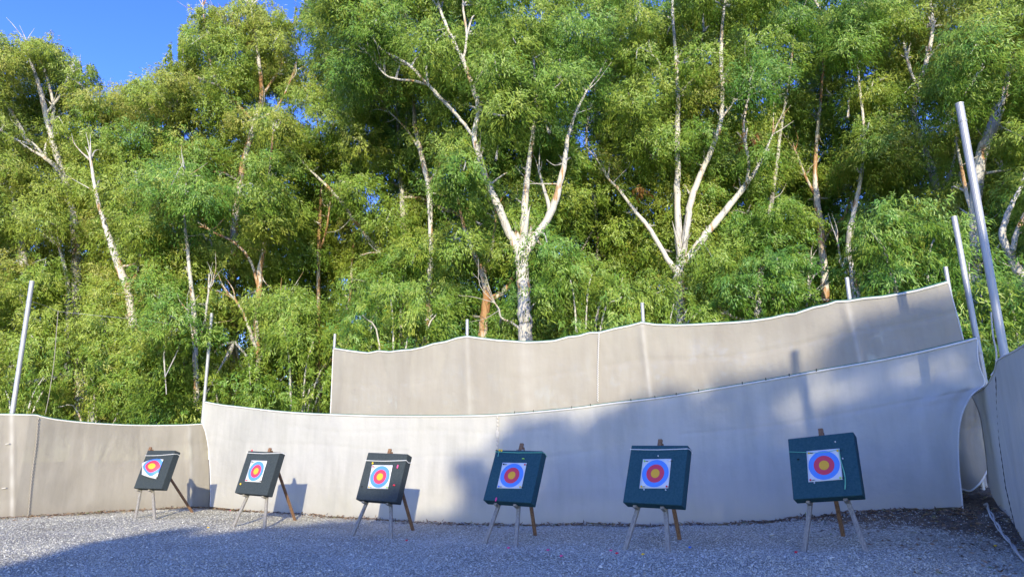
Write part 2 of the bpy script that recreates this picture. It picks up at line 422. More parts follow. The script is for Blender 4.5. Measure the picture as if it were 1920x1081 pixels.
def clump_leaves(c, r, count, L=.155, W=.038, droop=.5, flat=.75, sprays=None):
    """leaf positions/directions of one hanging clump of sprays"""
    k = sprays or max(8, int(count / 28))
    u = rng.normal(size=(k, 3)); u /= np.linalg.norm(u, axis=1)[:, None]
    rad = rng.random(k) ** .45
    tw = c + u * rad[:, None] * np.array([r, r, r * flat])
    out = u * np.array([1, 1, .35]) + rng.normal(size=(k, 3)) * .35 + np.array([.12, 0, -.1])
    out /= np.linalg.norm(out, axis=1)[:, None]
    ln = r * rng.uniform(.35, .75, k)
    per = count // k
    i = np.repeat(np.arange(k), per)
    t = rng.random(len(i))
    P = tw[i] + out[i] * (t * ln[i])[:, None] - np.array([0, 0, 1.]) * (t ** 1.7 * ln[i] * droop)[:, None] + rng.normal(size=(len(i), 3)) * (.075 * r ** .5)
    D = out[i] * .6 + rng.normal(size=(len(i), 3)) * .5 + np.array([.08, 0, -droop])
    D /= np.linalg.norm(D, axis=1)[:, None]
    LL = L * rng.uniform(.6, 1.35, len(i)); WW = W * rng.uniform(.7, 1.3, len(i))
    spray_t = rng.normal(0, .07, k)[i]
    cn = (P - c) / r * .8 + u[i] * .5
    return P, D, LL, WW, spray_t, cn

# ------------------------------------------------------------------ trees: limbs in photo pixels (x, y, width) at a distance Y
TREES = []
def tree(name, label, Y, tone, limbs, tan=0., nodes=(), group=None):
    TREES.append(dict(name=name, label=label, Y=Y, tone=tone, limbs=limbs, tan=tan, nodes=list(nodes), group=group))

tree('eucalyptus_tree', 'big white-barked eucalyptus behind the upper screen, splitting low into three thick limbs', 23, .50, [
    [(985, 650, 37), (984, 600, 34), (981, 540, 32), (978, 490, 35), (980, 455, 32)],
    [(976, 478, 26), (952, 430, 21), (935, 390, 19), (916, 348, 18), (899, 295, 15), (889, 255, 13), (897, 205, 12), (887, 165, 12), (869, 115, 10), (848, 72, 8), (826, 20, 6), (815, -30, 4)],
    [(980, 470, 24), (983, 425, 22), (984, 385, 18), (990, 320, 14), (1000, 250, 11), (1005, 180, 8), (1000, 110, 6)],
    [(984, 478, 24), (1003, 445, 19), (1032, 400, 18), (1047, 355, 16), (1058, 305, 13), (1064, 262, 10), (1078, 215, 7), (1100, 170, 5)],
    [(1012, 432, 14), (1030, 395, 11), (1020, 355, 8), (1010, 320, 5)],
    [(868, 118, 7), (875, 65, 6), (868, 10, 5), (875, -30, 3)],
    [(889, 258, 9), (860, 220, 9), (832, 190, 9), (802, 158, 8), (770, 125, 7), (742, 108, 6), (715, 92, 4), (690, 60, 3)],
    [(802, 158, 6), (775, 152, 6), (742, 148, 5), (720, 138, 4), (690, 100, 3)],
    [(985, 625, 7), (960, 605, 6), (940, 595, 5), (935, 578, 4), (925, 565, 3)],
], tan=.0, nodes=[(860, 320), (930, 120), (1050, 150), (960, 60), (1090, 90), (930, 300), (1030, 250)])
tree('eucalyptus_tree', 'small tan eucalyptus with a curved side limb just left of the big white trunk', 24.5, .46, [
    [(905, 650, 24), (908, 595, 23), (912, 548, 21), (905, 512, 17), (890, 478, 12), (872, 430, 9), (862, 390, 6), (850, 340, 4)],
    [(912, 560, 16), (930, 556, 15), (950, 540, 14), (963, 518, 12), (968, 498, 10), (972, 460, 6), (965, 420, 4)],
    [(905, 515, 12), (918, 485, 10), (925, 450, 7), (930, 410, 5)],
], tan=.16, nodes=[(850, 450), (900, 420), (940, 470)])
tree('eucalyptus_tree', 'white-trunked eucalyptus opening into a wide candelabra of four limbs, right of the biggest tree', 25, .60, [
    [(1276, 620, 31), (1275, 580, 29), (1272, 525, 27), (1277, 488, 24)],
    [(1278, 498, 19), (1302, 468, 18), (1330, 432, 18), (1356, 400, 16), (1390, 357, 13), (1418, 318, 9), (1432, 290, 6), (1450, 250, 4)],
    [(1400, 345, 9), (1404, 310, 8), (1397, 265, 8), (1394, 228, 7), (1402, 188, 6), (1410, 140, 4)],
    [(1268, 512, 15), (1240, 466, 12), (1215, 425, 11), (1192, 398, 9), (1162, 357, 7), (1140, 334, 5), (1120, 300, 3)],
    [(1274, 488, 17), (1272, 420, 16), (1270, 350, 15), (1270, 250, 13), (1271, 180, 12), (1268, 110, 9), (1262, 40, 6), (1260, -30, 4)],
    [(1280, 484, 17), (1288, 420, 16), (1297, 370, 15), (1320, 312, 13), (1340, 265, 12), (1352, 222, 10), (1354, 160, 10), (1352, 85, 8), (1358, 10, 5)],
    [(1352, 222, 6), (1366, 205, 5), (1376, 190, 4)],
], tan=.02, nodes=[(1180, 180), (1220, 100), (1320, 60), (1420, 100), (1230, 300), (1460, 180), (1200, 20)])
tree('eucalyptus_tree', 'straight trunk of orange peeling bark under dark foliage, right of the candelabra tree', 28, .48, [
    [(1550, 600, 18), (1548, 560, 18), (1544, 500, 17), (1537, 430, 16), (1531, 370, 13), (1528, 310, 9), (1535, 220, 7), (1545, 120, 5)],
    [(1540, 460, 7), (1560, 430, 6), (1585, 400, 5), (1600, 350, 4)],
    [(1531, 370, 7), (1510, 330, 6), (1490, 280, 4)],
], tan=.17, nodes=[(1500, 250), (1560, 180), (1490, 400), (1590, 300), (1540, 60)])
tree('eucalyptus_tree', 'grey eucalyptus with a snaking trunk bending left, behind the upper screen right end', 27, .66, [
    [(1772, 600, 18), (1768, 520, 17), (1765, 440, 16), (1757, 365, 15), (1742, 305, 15), (1720, 252, 14), (1713, 205, 12), (1722, 160, 10), (1738, 112, 9), (1748, 50, 7), (1742, -20, 5)],
    [(1742, 305, 7), (1715, 280, 6), (1692, 268, 5), (1670, 240, 4)],
    [(1757, 365, 7), (1780, 330, 6), (1795, 270, 5), (1800, 200, 4)],
    [(1720, 165, 6), (1700, 110, 6), (1690, 50, 4)],
], tan=.05, nodes=[(1650, 150), (1680, 300), (1640, 60), (1720, 420), (1640, 380)])
tree('eucalyptus_tree', 'leaning eucalyptus with a split pale limb behind the two tall steel poles', 22, .62, [
    [(1842, 690, 26), (1836, 600, 25), (1829, 500, 24), (1828, 410, 22), (1838, 300, 22), (1862, 240, 18), (1881, 185, 12), (1892, 130, 9), (1905, 60, 6), (1912, -20, 4)],
    [(1840, 305, 14), (1852, 250, 12), (1866, 200, 9), (1880, 120, 6)],
    [(1848, 325, 6), (1880, 320, 5), (1925, 316, 4)],
    [(1828, 420, 9), (1812, 360, 8), (1800, 300, 6), (1790, 250, 4)],
], tan=.03, nodes=[(1850, 80), (1820, 160), (1900, 230)])
tree('eucalyptus_tree', 'grey many-limbed eucalyptus at the right edge reaching over the side wall', 19, .50, [
    [(1990, 720, 28), (1960, 620, 24), (1925, 540, 20), (1895, 480, 17), (1880, 440, 13), (1892, 395, 10), (1915, 350, 7)],
    [(1925, 540, 16), (1945, 450, 14), (1960, 360, 10)],
    [(1840, 668, 8), (1862, 650, 11), (1890, 638, 13), (1925, 618, 15), (1960, 620, 18)],
    [(1895, 480, 12), (1910, 425, 10), (1935, 380, 8)],
], tan=.0, nodes=[(1900, 560), (1880, 400), (1900, 480), (1890, 520)])
tree('eucalyptus_tree', 'eucalyptus with a pale trunk leaning left above the leftmost target', 27, .70, [
    [(282, 800, 25), (279, 740, 25), (272, 700, 21), (259, 665, 18), (251, 610, 18), (240, 545, 17), (224, 500, 16), (211, 462, 14), (196, 420, 10), (180, 360, 7), (170, 300, 5)],
    [(280, 730, 6), (262, 752, 5), (245, 775, 4), (238, 790, 3)],
    [(274, 715, 5), (262, 700, 4), (240, 690, 3)],
    [(240, 545, 8), (262, 500, 7), (280, 450, 5), (300, 400, 4)],
    [(224, 500, 6), (250, 495, 5), (262, 480, 3)],
], tan=.08, nodes=[(140, 420), (260, 360), (200, 600), (130, 520), (300, 560)])
tree('eucalyptus_tree', 'slender straight white trunk with one thin fork beside the pole at the screen corner', 25, .58, [
    [(369, 810, 13), (368, 740, 12), (366, 660, 12), (364, 590, 11), (358, 530, 9), (352, 470, 7), (345, 400, 5), (350, 330, 3)],
    [(371, 640, 7), (383, 605, 6), (388, 570, 5), (392, 540, 3)],
    [(366, 650, 6), (357, 610, 5), (352, 580, 4)],
], tan=.03, nodes=[(330, 440), (390, 450), (330, 620)])
tree('eucalyptus_tree', 'two-stemmed eucalyptus with orange-tan bark, above the second target and the cream screen', 26.5, .62, [
    [(483, 800, 17), (482, 740, 17), (484, 690, 14), (483, 640, 12), (480, 600, 11), (486, 545, 13), (488, 500, 12), (497, 450, 9), (503, 400, 7), (505, 330, 5), (512, 250, 4)],
    [(485, 680, 9), (497, 650, 8), (508, 620, 7), (520, 595, 6), (532, 560, 4)],
    [(484, 665, 9), (472, 630, 9), (460, 595, 7), (440, 560, 5)],
    [(486, 545, 8), (470, 490, 7), (440, 455, 7), (410, 440, 6), (385, 425, 4)],
], tan=.15, nodes=[(440, 640), (540, 640), (540, 450), (450, 350), (420, 520)])
tree('eucalyptus_tree', 'eucalyptus at the upper left whose white twin limbs rise against the blue sky', 31, .74, [
    [(150, 800, 22), (148, 640, 20), (142, 480, 17), (135, 390, 14), (122, 340, 12), (108, 295, 11), (96, 255, 10), (86, 215, 10), (78, 180, 9), (70, 150, 7), (58, 115, 5), (50, 80, 3)],
    [(112, 300, 9), (98, 268, 8), (97, 230, 7), (100, 200, 6), (92, 160, 5), (80, 120, 4)],
    [(84, 295, 9), (62, 272, 9), (50, 262, 8), (38, 238, 8), (22, 210, 7), (8, 190, 5), (-10, 170, 4)],
    [(122, 340, 9), (104, 312, 9), (84, 295, 9)],
    [(86, 215, 6), (112, 180, 5), (130, 140, 4)],
    [(62, 272, 6), (30, 262, 5), (5, 245, 4)],
], tan=.0, nodes=[(40, 330), (160, 260), (30, 420), (200, 330), (140, 150), (20, 110)])
tree('eucalyptus_tree', 'tall eucalyptus at the left edge, olive crown falling almost to the beige side screen', 29, .68, [
    [(20, 810, 22), (25, 700, 20), (40, 600, 18), (45, 500, 14), (30, 400, 10), (20, 340, 6)],
    [(127, 700, 12), (127, 640, 11), (128, 580, 10), (126, 520, 8), (110, 460, 5)],
    [(25, 720, 12), (80, 712, 10), (127, 700, 12)],
    [(75, 652, 4), (100, 652, 5), (127, 655, 6)],
], tan=.02, nodes=[(60, 480), (60, 620), (150, 600), (20, 560)])
tree('eucalyptus_tree', 'tall eucalyptus right of the open blue sky, crown held up on orange limbs', 30, .70, [
    [(440, 800, 20), (438, 650, 19), (436, 520, 17), (442, 400, 15), (458, 300, 13), (478, 230, 12), (490, 180, 10), (486, 120, 8), (478, 60, 6), (470, 10, 4)],
    [(490, 185, 7), (505, 160, 6), (520, 140, 5), (530, 120, 4)],
    [(478, 230, 7), (440, 190, 7), (410, 160, 6), (395, 120, 5), (385, 60, 4), (380, 10, 3)],
    [(410, 160, 5), (380, 150, 5), (345, 130, 4)],
    [(450, 340, 7), (420, 325, 7), (390, 320, 6), (360, 302, 5), (340, 290, 3)],
    [(478, 75, 5), (460, 82, 5), (440, 68, 4), (425, 50, 3)],
    [(478, 230, 6), (520, 200, 5), (545, 150, 4)],
], tan=.12, nodes=[(330, 200), (380, 240), (540, 260), (300, 280), (430, 130), (530, 60)])
tree('eucalyptus_tree', 'eucalyptus behind the middle left with one long bare limb slanting down to the right', 29, .60, [
    [(752, 680, 17), (754, 560, 16), (755, 420, 14), (752, 345, 12), (748, 270, 9), (742, 180, 6), (730, 90, 4)],
    [(720, 478, 10), (705, 462, 10), (690, 446, 9), (660, 408, 8), (640, 378, 8), (612, 348, 7), (585, 322, 5), (560, 295, 4)],
    [(754, 500, 10), (735, 488, 10), (720, 478, 10)],
    [(867, 405, 7), (845, 395, 8), (820, 387, 8), (790, 377, 7), (765, 362, 6), (740, 345, 4), (715, 335, 3)],
    [(752, 370, 7), (790, 372, 7), (820, 387, 6)],
], tan=.07, nodes=[(600, 420), (680, 300), (620, 250), (700, 200), (660, 540), (560, 400)])
tree('eucalyptus_tree', 'straight pale trunk with tan patches between the bare slanting limb and the big white tree', 26.5, .45, [
    [(803, 680, 17), (804, 600, 17), (805, 545, 16), (808, 495, 14), (808, 430, 13), (802, 345, 13), (789, 285, 12), (779, 240, 11), (775, 180, 8), (770, 110, 6), (760, 40, 4)],
    [(789, 285, 6), (760, 240, 5), (730, 210, 4)],
    [(802, 345, 6), (830, 300, 5), (840, 260, 4)],
], tan=.07, nodes=[(720, 560), (820, 230), (770, 500), (830, 350), (700, 120)])
tree('eucalyptus_tree', 'slim eucalyptus with paired thin orange stems, behind the left end of the upper screen', 30, .58, [
    [(598, 800, 12), (597, 650, 11), (597, 510, 9), (599, 430, 8), (602, 350, 6), (600, 260, 4), (585, 180, 3)],
    [(650, 640, 7), (656, 560, 7), (660, 500, 6), (664, 440, 4)],
    [(597, 700, 8), (625, 670, 8), (650, 640, 7)],
    [(600, 470, 5), (612, 430, 5), (618, 390, 4)],
], tan=.2, nodes=[(570, 560), (560, 680), (620, 180), (600, 120), (580, 480), (545, 370)])
tree('eucalyptus_tree', 'thin-stemmed dark eucalyptus between the big white tree and the candelabra tree', 29, .56, [
    [(1122, 660, 11), (1122, 565, 8), (1120, 480, 7), (1118, 400, 7), (1105, 320, 7), (1100, 240, 7), (1115, 160, 7), (1110, 90, 5), (1120, 20, 4)],
    [(1118, 420, 5), (1090, 470, 4), (1070, 495, 3)],
    [(1100, 240, 5), (1130, 200, 5), (1150, 140, 4), (1165, 80, 3)],
    [(1105, 320, 5), (1080, 280, 4), (1060, 130, 4)],
], tan=.06, nodes=[(1140, 260), (1150, 440), (1060, 40), (1170, 520), (1060, 430)])
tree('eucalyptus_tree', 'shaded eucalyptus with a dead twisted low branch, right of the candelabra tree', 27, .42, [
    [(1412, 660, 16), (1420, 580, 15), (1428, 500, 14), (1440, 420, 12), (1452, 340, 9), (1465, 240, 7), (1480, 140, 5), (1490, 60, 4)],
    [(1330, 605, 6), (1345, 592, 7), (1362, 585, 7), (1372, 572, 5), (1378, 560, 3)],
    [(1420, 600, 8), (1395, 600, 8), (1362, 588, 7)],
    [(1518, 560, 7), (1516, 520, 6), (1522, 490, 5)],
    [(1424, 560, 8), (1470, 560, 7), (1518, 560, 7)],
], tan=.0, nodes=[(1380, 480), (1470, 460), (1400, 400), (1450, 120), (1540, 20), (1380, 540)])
tree('eucalyptus_tree', 'grey-trunked eucalyptus by the thin pole stub at the right of the upper screen', 25.5, .50, [
    [(1605, 620, 18), (1606, 560, 18), (1600, 520, 15), (1590, 460, 12), (1600, 400, 10), (1615, 330, 8), (1620, 250, 6), (1610, 150, 5), (1600, 40, 4)],
    [(1603, 540, 6), (1580, 500, 5), (1570, 450, 4)],
    [(1600, 470, 7), (1625, 440, 7), (1640, 428, 6)],
], tan=.02, nodes=[(1660, 480), (1620, 120), (1590, 220), (1680, 540), (1650, 200)])

# silhouettes -----------------------------------------------------------------
SKYLINE = np.array([(-80, 60), (0, 58), (20, 62), (40, 50), (62, 68), (72, 88), (95, 68), (108, 78), (118, 105), (140, 100), (165, 105), (172, 128), (158, 160), (185, 158), (215, 150), (245, 155), (262, 135),
                    (300, 130), (326, 138), (335, 128), (312, 118), (322, 92), (336, 62), (352, 58), (352, 15), (365, -8), (392, 2), (398, 25), (418, 28), (436, 15), (452, -8), (500, -8), (535, 15), (540, 50),
                    (552, 62), (560, 62), (566, 20), (556, -10), (620, -60), (2000, -60)])
def sky_y(x):
    """lowest y that is still canopy (piecewise, first matching from the left)"""
    return np.interp(x, SKYLINE[:, 0][np.argsort(SKYLINE[:, 0])], SKYLINE[:, 1][np.argsort(SKYLINE[:, 0])])

def fence_top(x):
    return np.interp(x, [-100, 0, 375, 385, 620, 625, 870, 1000, 1200, 1590, 1780, 1800, 1850, 1880, 2000], [778, 778, 797, 755, 777, 655, 632, 640, 606, 566, 530, 640, 720, 668, 600])

HOLES = [(568, 92, 26, 30), (700, 372, 26, 34), (645, 525, 14, 20), (1108, 290, 24, 22), (1090, 265, 20, 40), (884, 45, 22, 28), (350, 255, 18, 24), (560, 215, 22, 30), (510, 185, 20, 26), (1490, 155, 18, 16), (690, 390, 22, 20),
         (780, 95, 14, 20), (1010, 30, 16, 22), (1330, 115, 16, 20), (1740, 215, 12, 16), (305, 235, 12, 18), (160, 470, 8, 8), (1225, 575, 0, 0), (1100, 30, 18, 20), (690, 240, 12, 16), (1860, 150, 14, 14), (1775, 20, 14, 20), (1570, 10, 12, 10), (240, 410, 0, 0), (440, 260, 12, 12), (1180, 560, 10, 14)]
def in_hole(x, y, grow=1., soft=0.):
    m = np.zeros(np.shape(x), bool)
    if soft: grow = grow * rng.uniform(1 - soft, 1 + soft, np.shape(x))
    for hx, hy, ax, ay in HOLES:
        ax, ay = ax * .75, ay * .75
        if ax: m |= ((x - hx) / (ax * grow)) ** 2 + ((y - hy) / (ay * grow)) ** 2 < 1
    return m

# visible limb segments (pixels) kept clear of leaves in front of them
SEG = []
for t in TREES:
    for li_, l in enumerate(t['limbs']):
        l2 = l
        for p, q in zip(l2[:-1], l2[1:]):
            if min(p[2], q[2]) >= 5 and (rng.random() < (.86 if 'white-' in t['label'] else .68) or (li_ == 0 and 'white-' in t['label'])): SEG.append((*p[:2], *q[:2], (p[2] + q[2]) / 2, t['Y']))
SEG = np.array(SEG)

def seg_dist(x, y):
    """pixel distance of points to every visible limb segment -> (n, segs)"""
    x = np.asarray(x)[:, None]; y = np.asarray(y)[:, None]
    ax, ay, bx, by = SEG[:, 0], SEG[:, 1], SEG[:, 2], SEG[:, 3]
    dx, dy = bx - ax, by - ay
    t = np.clip(((x - ax) * dx + (y - ay) * dy) / (dx * dx + dy * dy + 1e-6), 0, 1)
    return np.hypot(x - ax - t * dx, y - ay - t * dy)

# build limbs, collect nodes ---------------------------------------------------
NODE = []     # x, y, tree index, 3D point
for ti, t in enumerate(TREES):
    base = t['limbs'][0][0]
    P0 = at(base[0], base[1], t['Y'])
    root = empty(t['name'], (P0[0], P0[1], gz(P0[0], P0[1])))
    tag(root, t['label'], 'tree', t['group'] or 'eucalyptus trees behind the range screens')
    t['root'] = root
    for li, l in enumerate(t['limbs']):
        dY = 0. if li == 0 else rng.uniform(-.5, .5)
        k = len(l)
        wob = np.linspace(0, 1, k) * dY * (2 if li else 0)
        P = [at(x, y, t['Y'] + wob[i]) for i, (x, y, w) in enumerate(l)]
        R = [max(.015, .75 * w / 2 / F * np.linalg.norm(P[i] - CAM)) for i, (x, y, w) in enumerate(l)]
        if li == 0:
            b0 = P[0].copy(); b0[2] = gz(b0[0], b0[1]) - .2
            if P[0][2] > b0[2] + .3:
                P = [b0] + P; R = [R[0] * 1.25] + R
        PP = catmull(P, 5); RR = catmull(np.array(R)[:, None], 5)[:, 0]
        PP[1:-1] += rng.normal(size=(len(PP) - 2, 3)) * (RR[1:-1] * .10)[:, None]
        RR = RR * rng.uniform(.94, 1.07, len(RR))
        mb = MB(); mb.tube(PP, np.maximum(RR, .01), 9 if R[0] > .08 else 6)
        n_main = len(mb.v)
        dr = PP[-1] - PP[-4]; dr /= np.linalg.norm(dr)
        for _ in range(4):          # the end splits into fine twigs
            e = dr + rng.normal(0, .38, 3); e /= np.linalg.norm(e); q = PP[-1]; ln = rng.uniform(.7, 1.5)
            mb.tube(catmull([PP[-1] - dr * .05, q + e * ln * .5 + rng.normal(0, .06, 3), q + e * ln + rng.normal(0, .12, 3)], 3), np.linspace(max(RR[-1], .012) * .8, .005, 7), 5, cap=False)
        for _ in range(int(len(l) * .4)):   # side twigs along the limb
            j = rng.integers(len(PP) // 3, len(PP) - 1); e = rng.normal(0, 1, 3) + [0, 0, .4]; e /= np.linalg.norm(e); ln = rng.uniform(.5, 1.6)
            mb.tube(catmull([PP[j], PP[j] + e * ln * .5 + rng.normal(0, .08, 3), PP[j] + e * ln + [0, 0, .15]], 3), np.linspace(min(.03, RR[j] * .4), .005, 7), 5, cap=False)
        o = mb.build('trunk' if li == 0 else 'limb', BARK, root, smooth=True)
        a_ = o.data.attributes.new('tan', 'FLOAT', 'POINT')
        val = t['tan'] + (.05 if li else 0) * rng.random() + .06 * np.repeat(np.sin(np.arange(len(PP)) * .9 + ti), len(o.data.vertices) // len(PP))[:len(o.data.vertices)]
        a_.data.foreach_set('value', np.resize(val, len(o.data.vertices)).astype(np.float32))
        for i, (x, y, w) in enumerate(l):
            if y < 640: NODE.append((x, y, ti, at(x, y, t['Y'] + wob[i])))
    for x, y in t['nodes']:
        NODE.append((x, y, ti, at(x, y, t['Y'] + rng.uniform(-1, 1))))
NX = np.array([n_[0] for n_ in NODE]); NY = np.array([n_[1] for n_ in NODE])

# crown clumps: jittered over the canopy, each given to the nearest limb ---------
clumps = [[] for _ in TREES]
def scatter(step, dlo, dhi, rlo, rhi, seedjit=.5, band=None):
    for gy_ in np.arange(-40, 790, step * .86):
        for gx_ in np.arange(-60, 1990, step):
            x = gx_ + rng.uniform(-seedjit, seedjit) * step; y = gy_ + rng.uniform(-seedjit, seedjit) * step
            if y > fence_top(x) + 20: continue
            low = y / 640.
            sk = sky_y(x)
            if band and not (sk + 6 < y < sk + band and x < 640): continue
            rr = rng.uniform(rlo, rhi)
            i = int(np.argmin(((NX - x) * 1.0) ** 2 + ((NY - y) * .8) ** 2))
            t = TREES[NODE[i][2]]
            rpx = rr * F / (t['Y'] * 1.05)
            edge = y - rpx * .72 - sk
            if edge < 0:
                if y - 14 < sk: continue
                if not band: rr *= .55; rpx *= .55
            if in_hole(np.array(x), np.array(y), 1.25): continue
            Yc = t['Y'] + rng.uniform(dlo, dhi)
            d = seg_dist([x], [y])[0]
            hit = (d < rpx * .45 + SEG[:, 4] * .5) & (SEG[:, 5] > Yc - rr)
            if hit.any():
                ymax = SEG[hit, 5].max()
                Yc = ymax + rr * .7 + rng.uniform(.2, 2.2)
                if Yc - t['Y'] > 6: continue
            c = at(x, y, Yc)
            if c[2] < 1.0: continue
            clumps[NODE[i][2]].append((c, rr, NODE[i][3]))
scatter(62, -3.2, -.6, .7, 1.2)
scatter(34, -1.5, 1.5, .42, .6, band=75)
scatter(58, -.5, 2.4, .8, 1.35)
scatter(85, 2.0, 5.0, 1.0, 1.5)

total = 0
for ti, t in enumerate(TREES):
    VV, TT, NN = [], [], []
    tw_mb = MB()
    for c, rr, node in clumps[ti]:
        cnt = int(2400 * rr ** 1.8) + 240
        P, D, L, W, st, cn = clump_leaves(c, rr, cnt)
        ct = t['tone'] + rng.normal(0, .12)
        px = proj(P)
        # thin leaves hanging right in front of the bare limbs
        d = seg_dist(px[:, 0], px[:, 1])
        infront = (d < SEG[:, 4] * .5 + 2.5) & (P[:, 1, None] < SEG[:, 5] + .2)
        drop = infront.any(1) & (rng.random(len(P)) < .54)
        drop |= in_hole(px[:, 0], px[:, 1], .7, .6) & (rng.random(len(P)) < .8)
        drop |= (px[:, 1] < sky_y(px[:, 0]) - 14)
        rat = P[:, 0] / P[:, 1]; drop |= (P[:, 1] < np.where(rat < -.45, LEFT_Y(rat), FRONT_Y(rat)) + .5) & (P[:, 2] < 5.2)
        k = ~drop
        V, _ = leaf_quads(P[k], D[k], L[k], W[k])
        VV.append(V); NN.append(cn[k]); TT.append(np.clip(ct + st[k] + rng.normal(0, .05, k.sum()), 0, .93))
        # twig to the clump
        mid = (c + node) / 2 + np.array([0, 0, .25 * rr]) + rng.normal(size=3) * .2
        if np.linalg.norm(c - node) < 6:
            tw_mb.tube(catmull([node, mid, c], 4), np.linspace(.045, .012, 9), 4, cap=False)
    V = np.concatenate(VV); nq = len(V) // 4; total += nq
    Q = np.arange(len(V)).reshape(-1, 4)
    tv = np.array(tw_mb.v) if tw_mb.v else np.zeros((0, 3)); tf = np.array(tw_mb.f) if tw_mb.f else np.zeros((0, 4), int)
    org = np.array(t['root'].location)
    me = np_mesh('crown', np.vstack([V, tv]) - org, np.vstack([Q, tf + len(V)]), [LEAF, BARK], attrs={'tone': ('FACE', np.concatenate([np.concatenate(TT), np.zeros(len(tf))])), 'cn': ('FACE', np.vstack(NN + [np.zeros((len(tf), 3))]))},
                 midx=np.concatenate([np.zeros(nq), np.ones(len(tf))]))
    link(bpy.data.objects.new('crown', me), t['root'])
print('leaves', total)

# dead brown leaf bunches
for x, y, Y, r, lab in ((1408, 262, 24.3, .38, 'bunch of rust-brown dead leaves hanging beside an upright limb of the candelabra tree'),
                        (1204, 352, 24.5, .33, 'small bunch of rust-brown dead leaves left of the candelabra tree trunk')):
    P, D, L, W, st, cn = clump_leaves(at(x, y, Y), r, 240)
    V, Q = leaf_quads(P, D, L, W)
    me = np_mesh('dead_leaves', V, Q, LEAF, attrs={'tone': ('FACE', np.full(len(Q), .985) + rng.normal(0, .01, len(Q))), 'cn': ('FACE', cn)})
    tag(link(bpy.data.objects.new('dead_leaves', me)), lab, 'dead leaves')

# shrubs behind the screens ------------------------------------------------------
SHRUBS = [
    (745, 605, 125, 70, 20.6, .50, 'broad drooping grey-green shrub behind the left half of the upper screen'),
    (1085, 560, 95, 85, 20.2, .48, 'rounded grey-green shrub just right of the big white trunk'),
    (1240, 598, 95, 32, 19.5, .52, 'low shrub topping the screen in front of the candelabra tree'),
    (200, 700, 140, 95, 24.5, .58, 'large bright shrub behind the beige left screen, above the leftmost target'),
    (560, 690, 85, 100, 23.5, .52, 'tall shrub behind the cream screen against the left edge of the upper screen'),
    (430, 720, 70, 60, 25.5, .55, 'shrub right of the corner pole behind the cream screen'),
    (40, 730, 75, 75, 23.5, .56, 'shrub around the foot of the leftmost steel pole'),
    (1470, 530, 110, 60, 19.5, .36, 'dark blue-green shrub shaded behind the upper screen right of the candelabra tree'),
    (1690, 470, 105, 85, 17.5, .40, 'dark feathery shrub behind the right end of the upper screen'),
    (1900, 600, 75, 90, 15.5, .48, 'shrub behind the side wall at the right edge of the photo'),
    (320, 770, 60, 35, 24, .34, 'low vivid green shrub on the beige screen between the corner pole and the left trunk'),
    (1815, 610, 60, 130, 16.5, .42, 'hanging foliage shrub between the two tall steel poles'),
]
for (x, y, rx, ry, Y, tone, lab) in SHRUBS:
    c0 = at(x, y, Y)
    root = empty('shrub', (c0[0], c0[1], gz(c0[0], c0[1])))
    tag(root, lab, 'shrub', 'shrubs behind the range screens')
    VV, TT, NN = [], [], []; st_mb = MB()
    nC = int(rx * ry / 520) + 6
    for _ in range(nC):
        a_ = rng.uniform(0, 6.28); q = math.sqrt(rng.random())
        cx, cy = x + rx * q * math.cos(a_), y + ry * q * math.sin(a_)
        c = at(cx, cy, Y + rng.uniform(-1.0, 1.2) - (1 - q) * .8)
        r_ = rng.uniform(.45, .8)
        P, D, L, W, s_, cn = clump_leaves(c, r_, int(1100 * r_ ** 1.6), L=.15, W=.034, droop=.7)
        px = proj(P); d = seg_dist(px[:, 0], px[:, 1])
        k = ~((d < SEG[:, 4] * .5 + 2) & (SEG[:, 4] > 9)).any(1) | (rng.random(len(P)) < .25)
        k &= P[:, 1] > FRONT_Y(P[:, 0] / P[:, 1]) + .45
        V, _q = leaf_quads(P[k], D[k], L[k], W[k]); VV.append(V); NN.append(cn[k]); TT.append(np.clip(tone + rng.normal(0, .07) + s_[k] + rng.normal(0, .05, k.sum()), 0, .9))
        if _ % 4 == 0:
            st_mb.tube(catmull([(c0[0] + rng.normal(0, .15), c0[1] + rng.normal(0, .15), gz(c0[0], c0[1]) - .05), (c + c0) / 2 - np.array([0, 0, .8]), c], 4), np.linspace(.05, .015, 9), 5, cap=False)
    V = np.concatenate(VV); V = V - np.array(root.location)
    me = np_mesh('foliage', V, np.arange(len(V)).reshape(-1, 4), LEAF, attrs={'tone': ('FACE', np.concatenate(TT)), 'cn': ('FACE', np.vstack(NN))})
    link(bpy.data.objects.new('foliage', me), root)
    st_mb.build('stem', BARK, root, smooth=True)

# the wood further back: one mass -------------------------------------------------
VV, TT, NN = [], [], []
for Y0, step, y_top in ((37, 74, 190), (43, 90, 120)):
    for gy_ in np.arange(y_top, 800, step * .8):
        for gx_ in np.arange(-90, 2020, step):
            x = gx_ + rng.uniform(-.5, .5) * step; y = gy_ + rng.uniform(-.5, .5) * step
            if y < sky_y(x) + 95 or in_hole(np.array(x), np.array(y), 1.6): continue
            if y < 420 and rng.random() < .22: continue
            c = at(x, y, Y0 + rng.uniform(-2, 2))
            if c[2] < .5: continue
            P, D, L, W, s_, cn = clump_leaves(c, rng.uniform(1.3, 2.0), 620, L=.32, W=.09)
            px = proj(P); k = ~in_hole(px[:, 0], px[:, 1], .8, .6)
            V, _q = leaf_quads(P[k], D[k], L[k], W[k]); VV.append(V); NN.append(cn[k]); TT.append(np.clip(.48 + rng.normal(0, .1) + s_[k], 0, .8))
V = np.concatenate(VV)
me = np_mesh('woodland', V, np.arange(len(V)).reshape(-1, 4), LEAF, attrs={'tone': ('FACE', np.concatenate(TT)), 'cn': ('FACE', np.vstack(NN))})
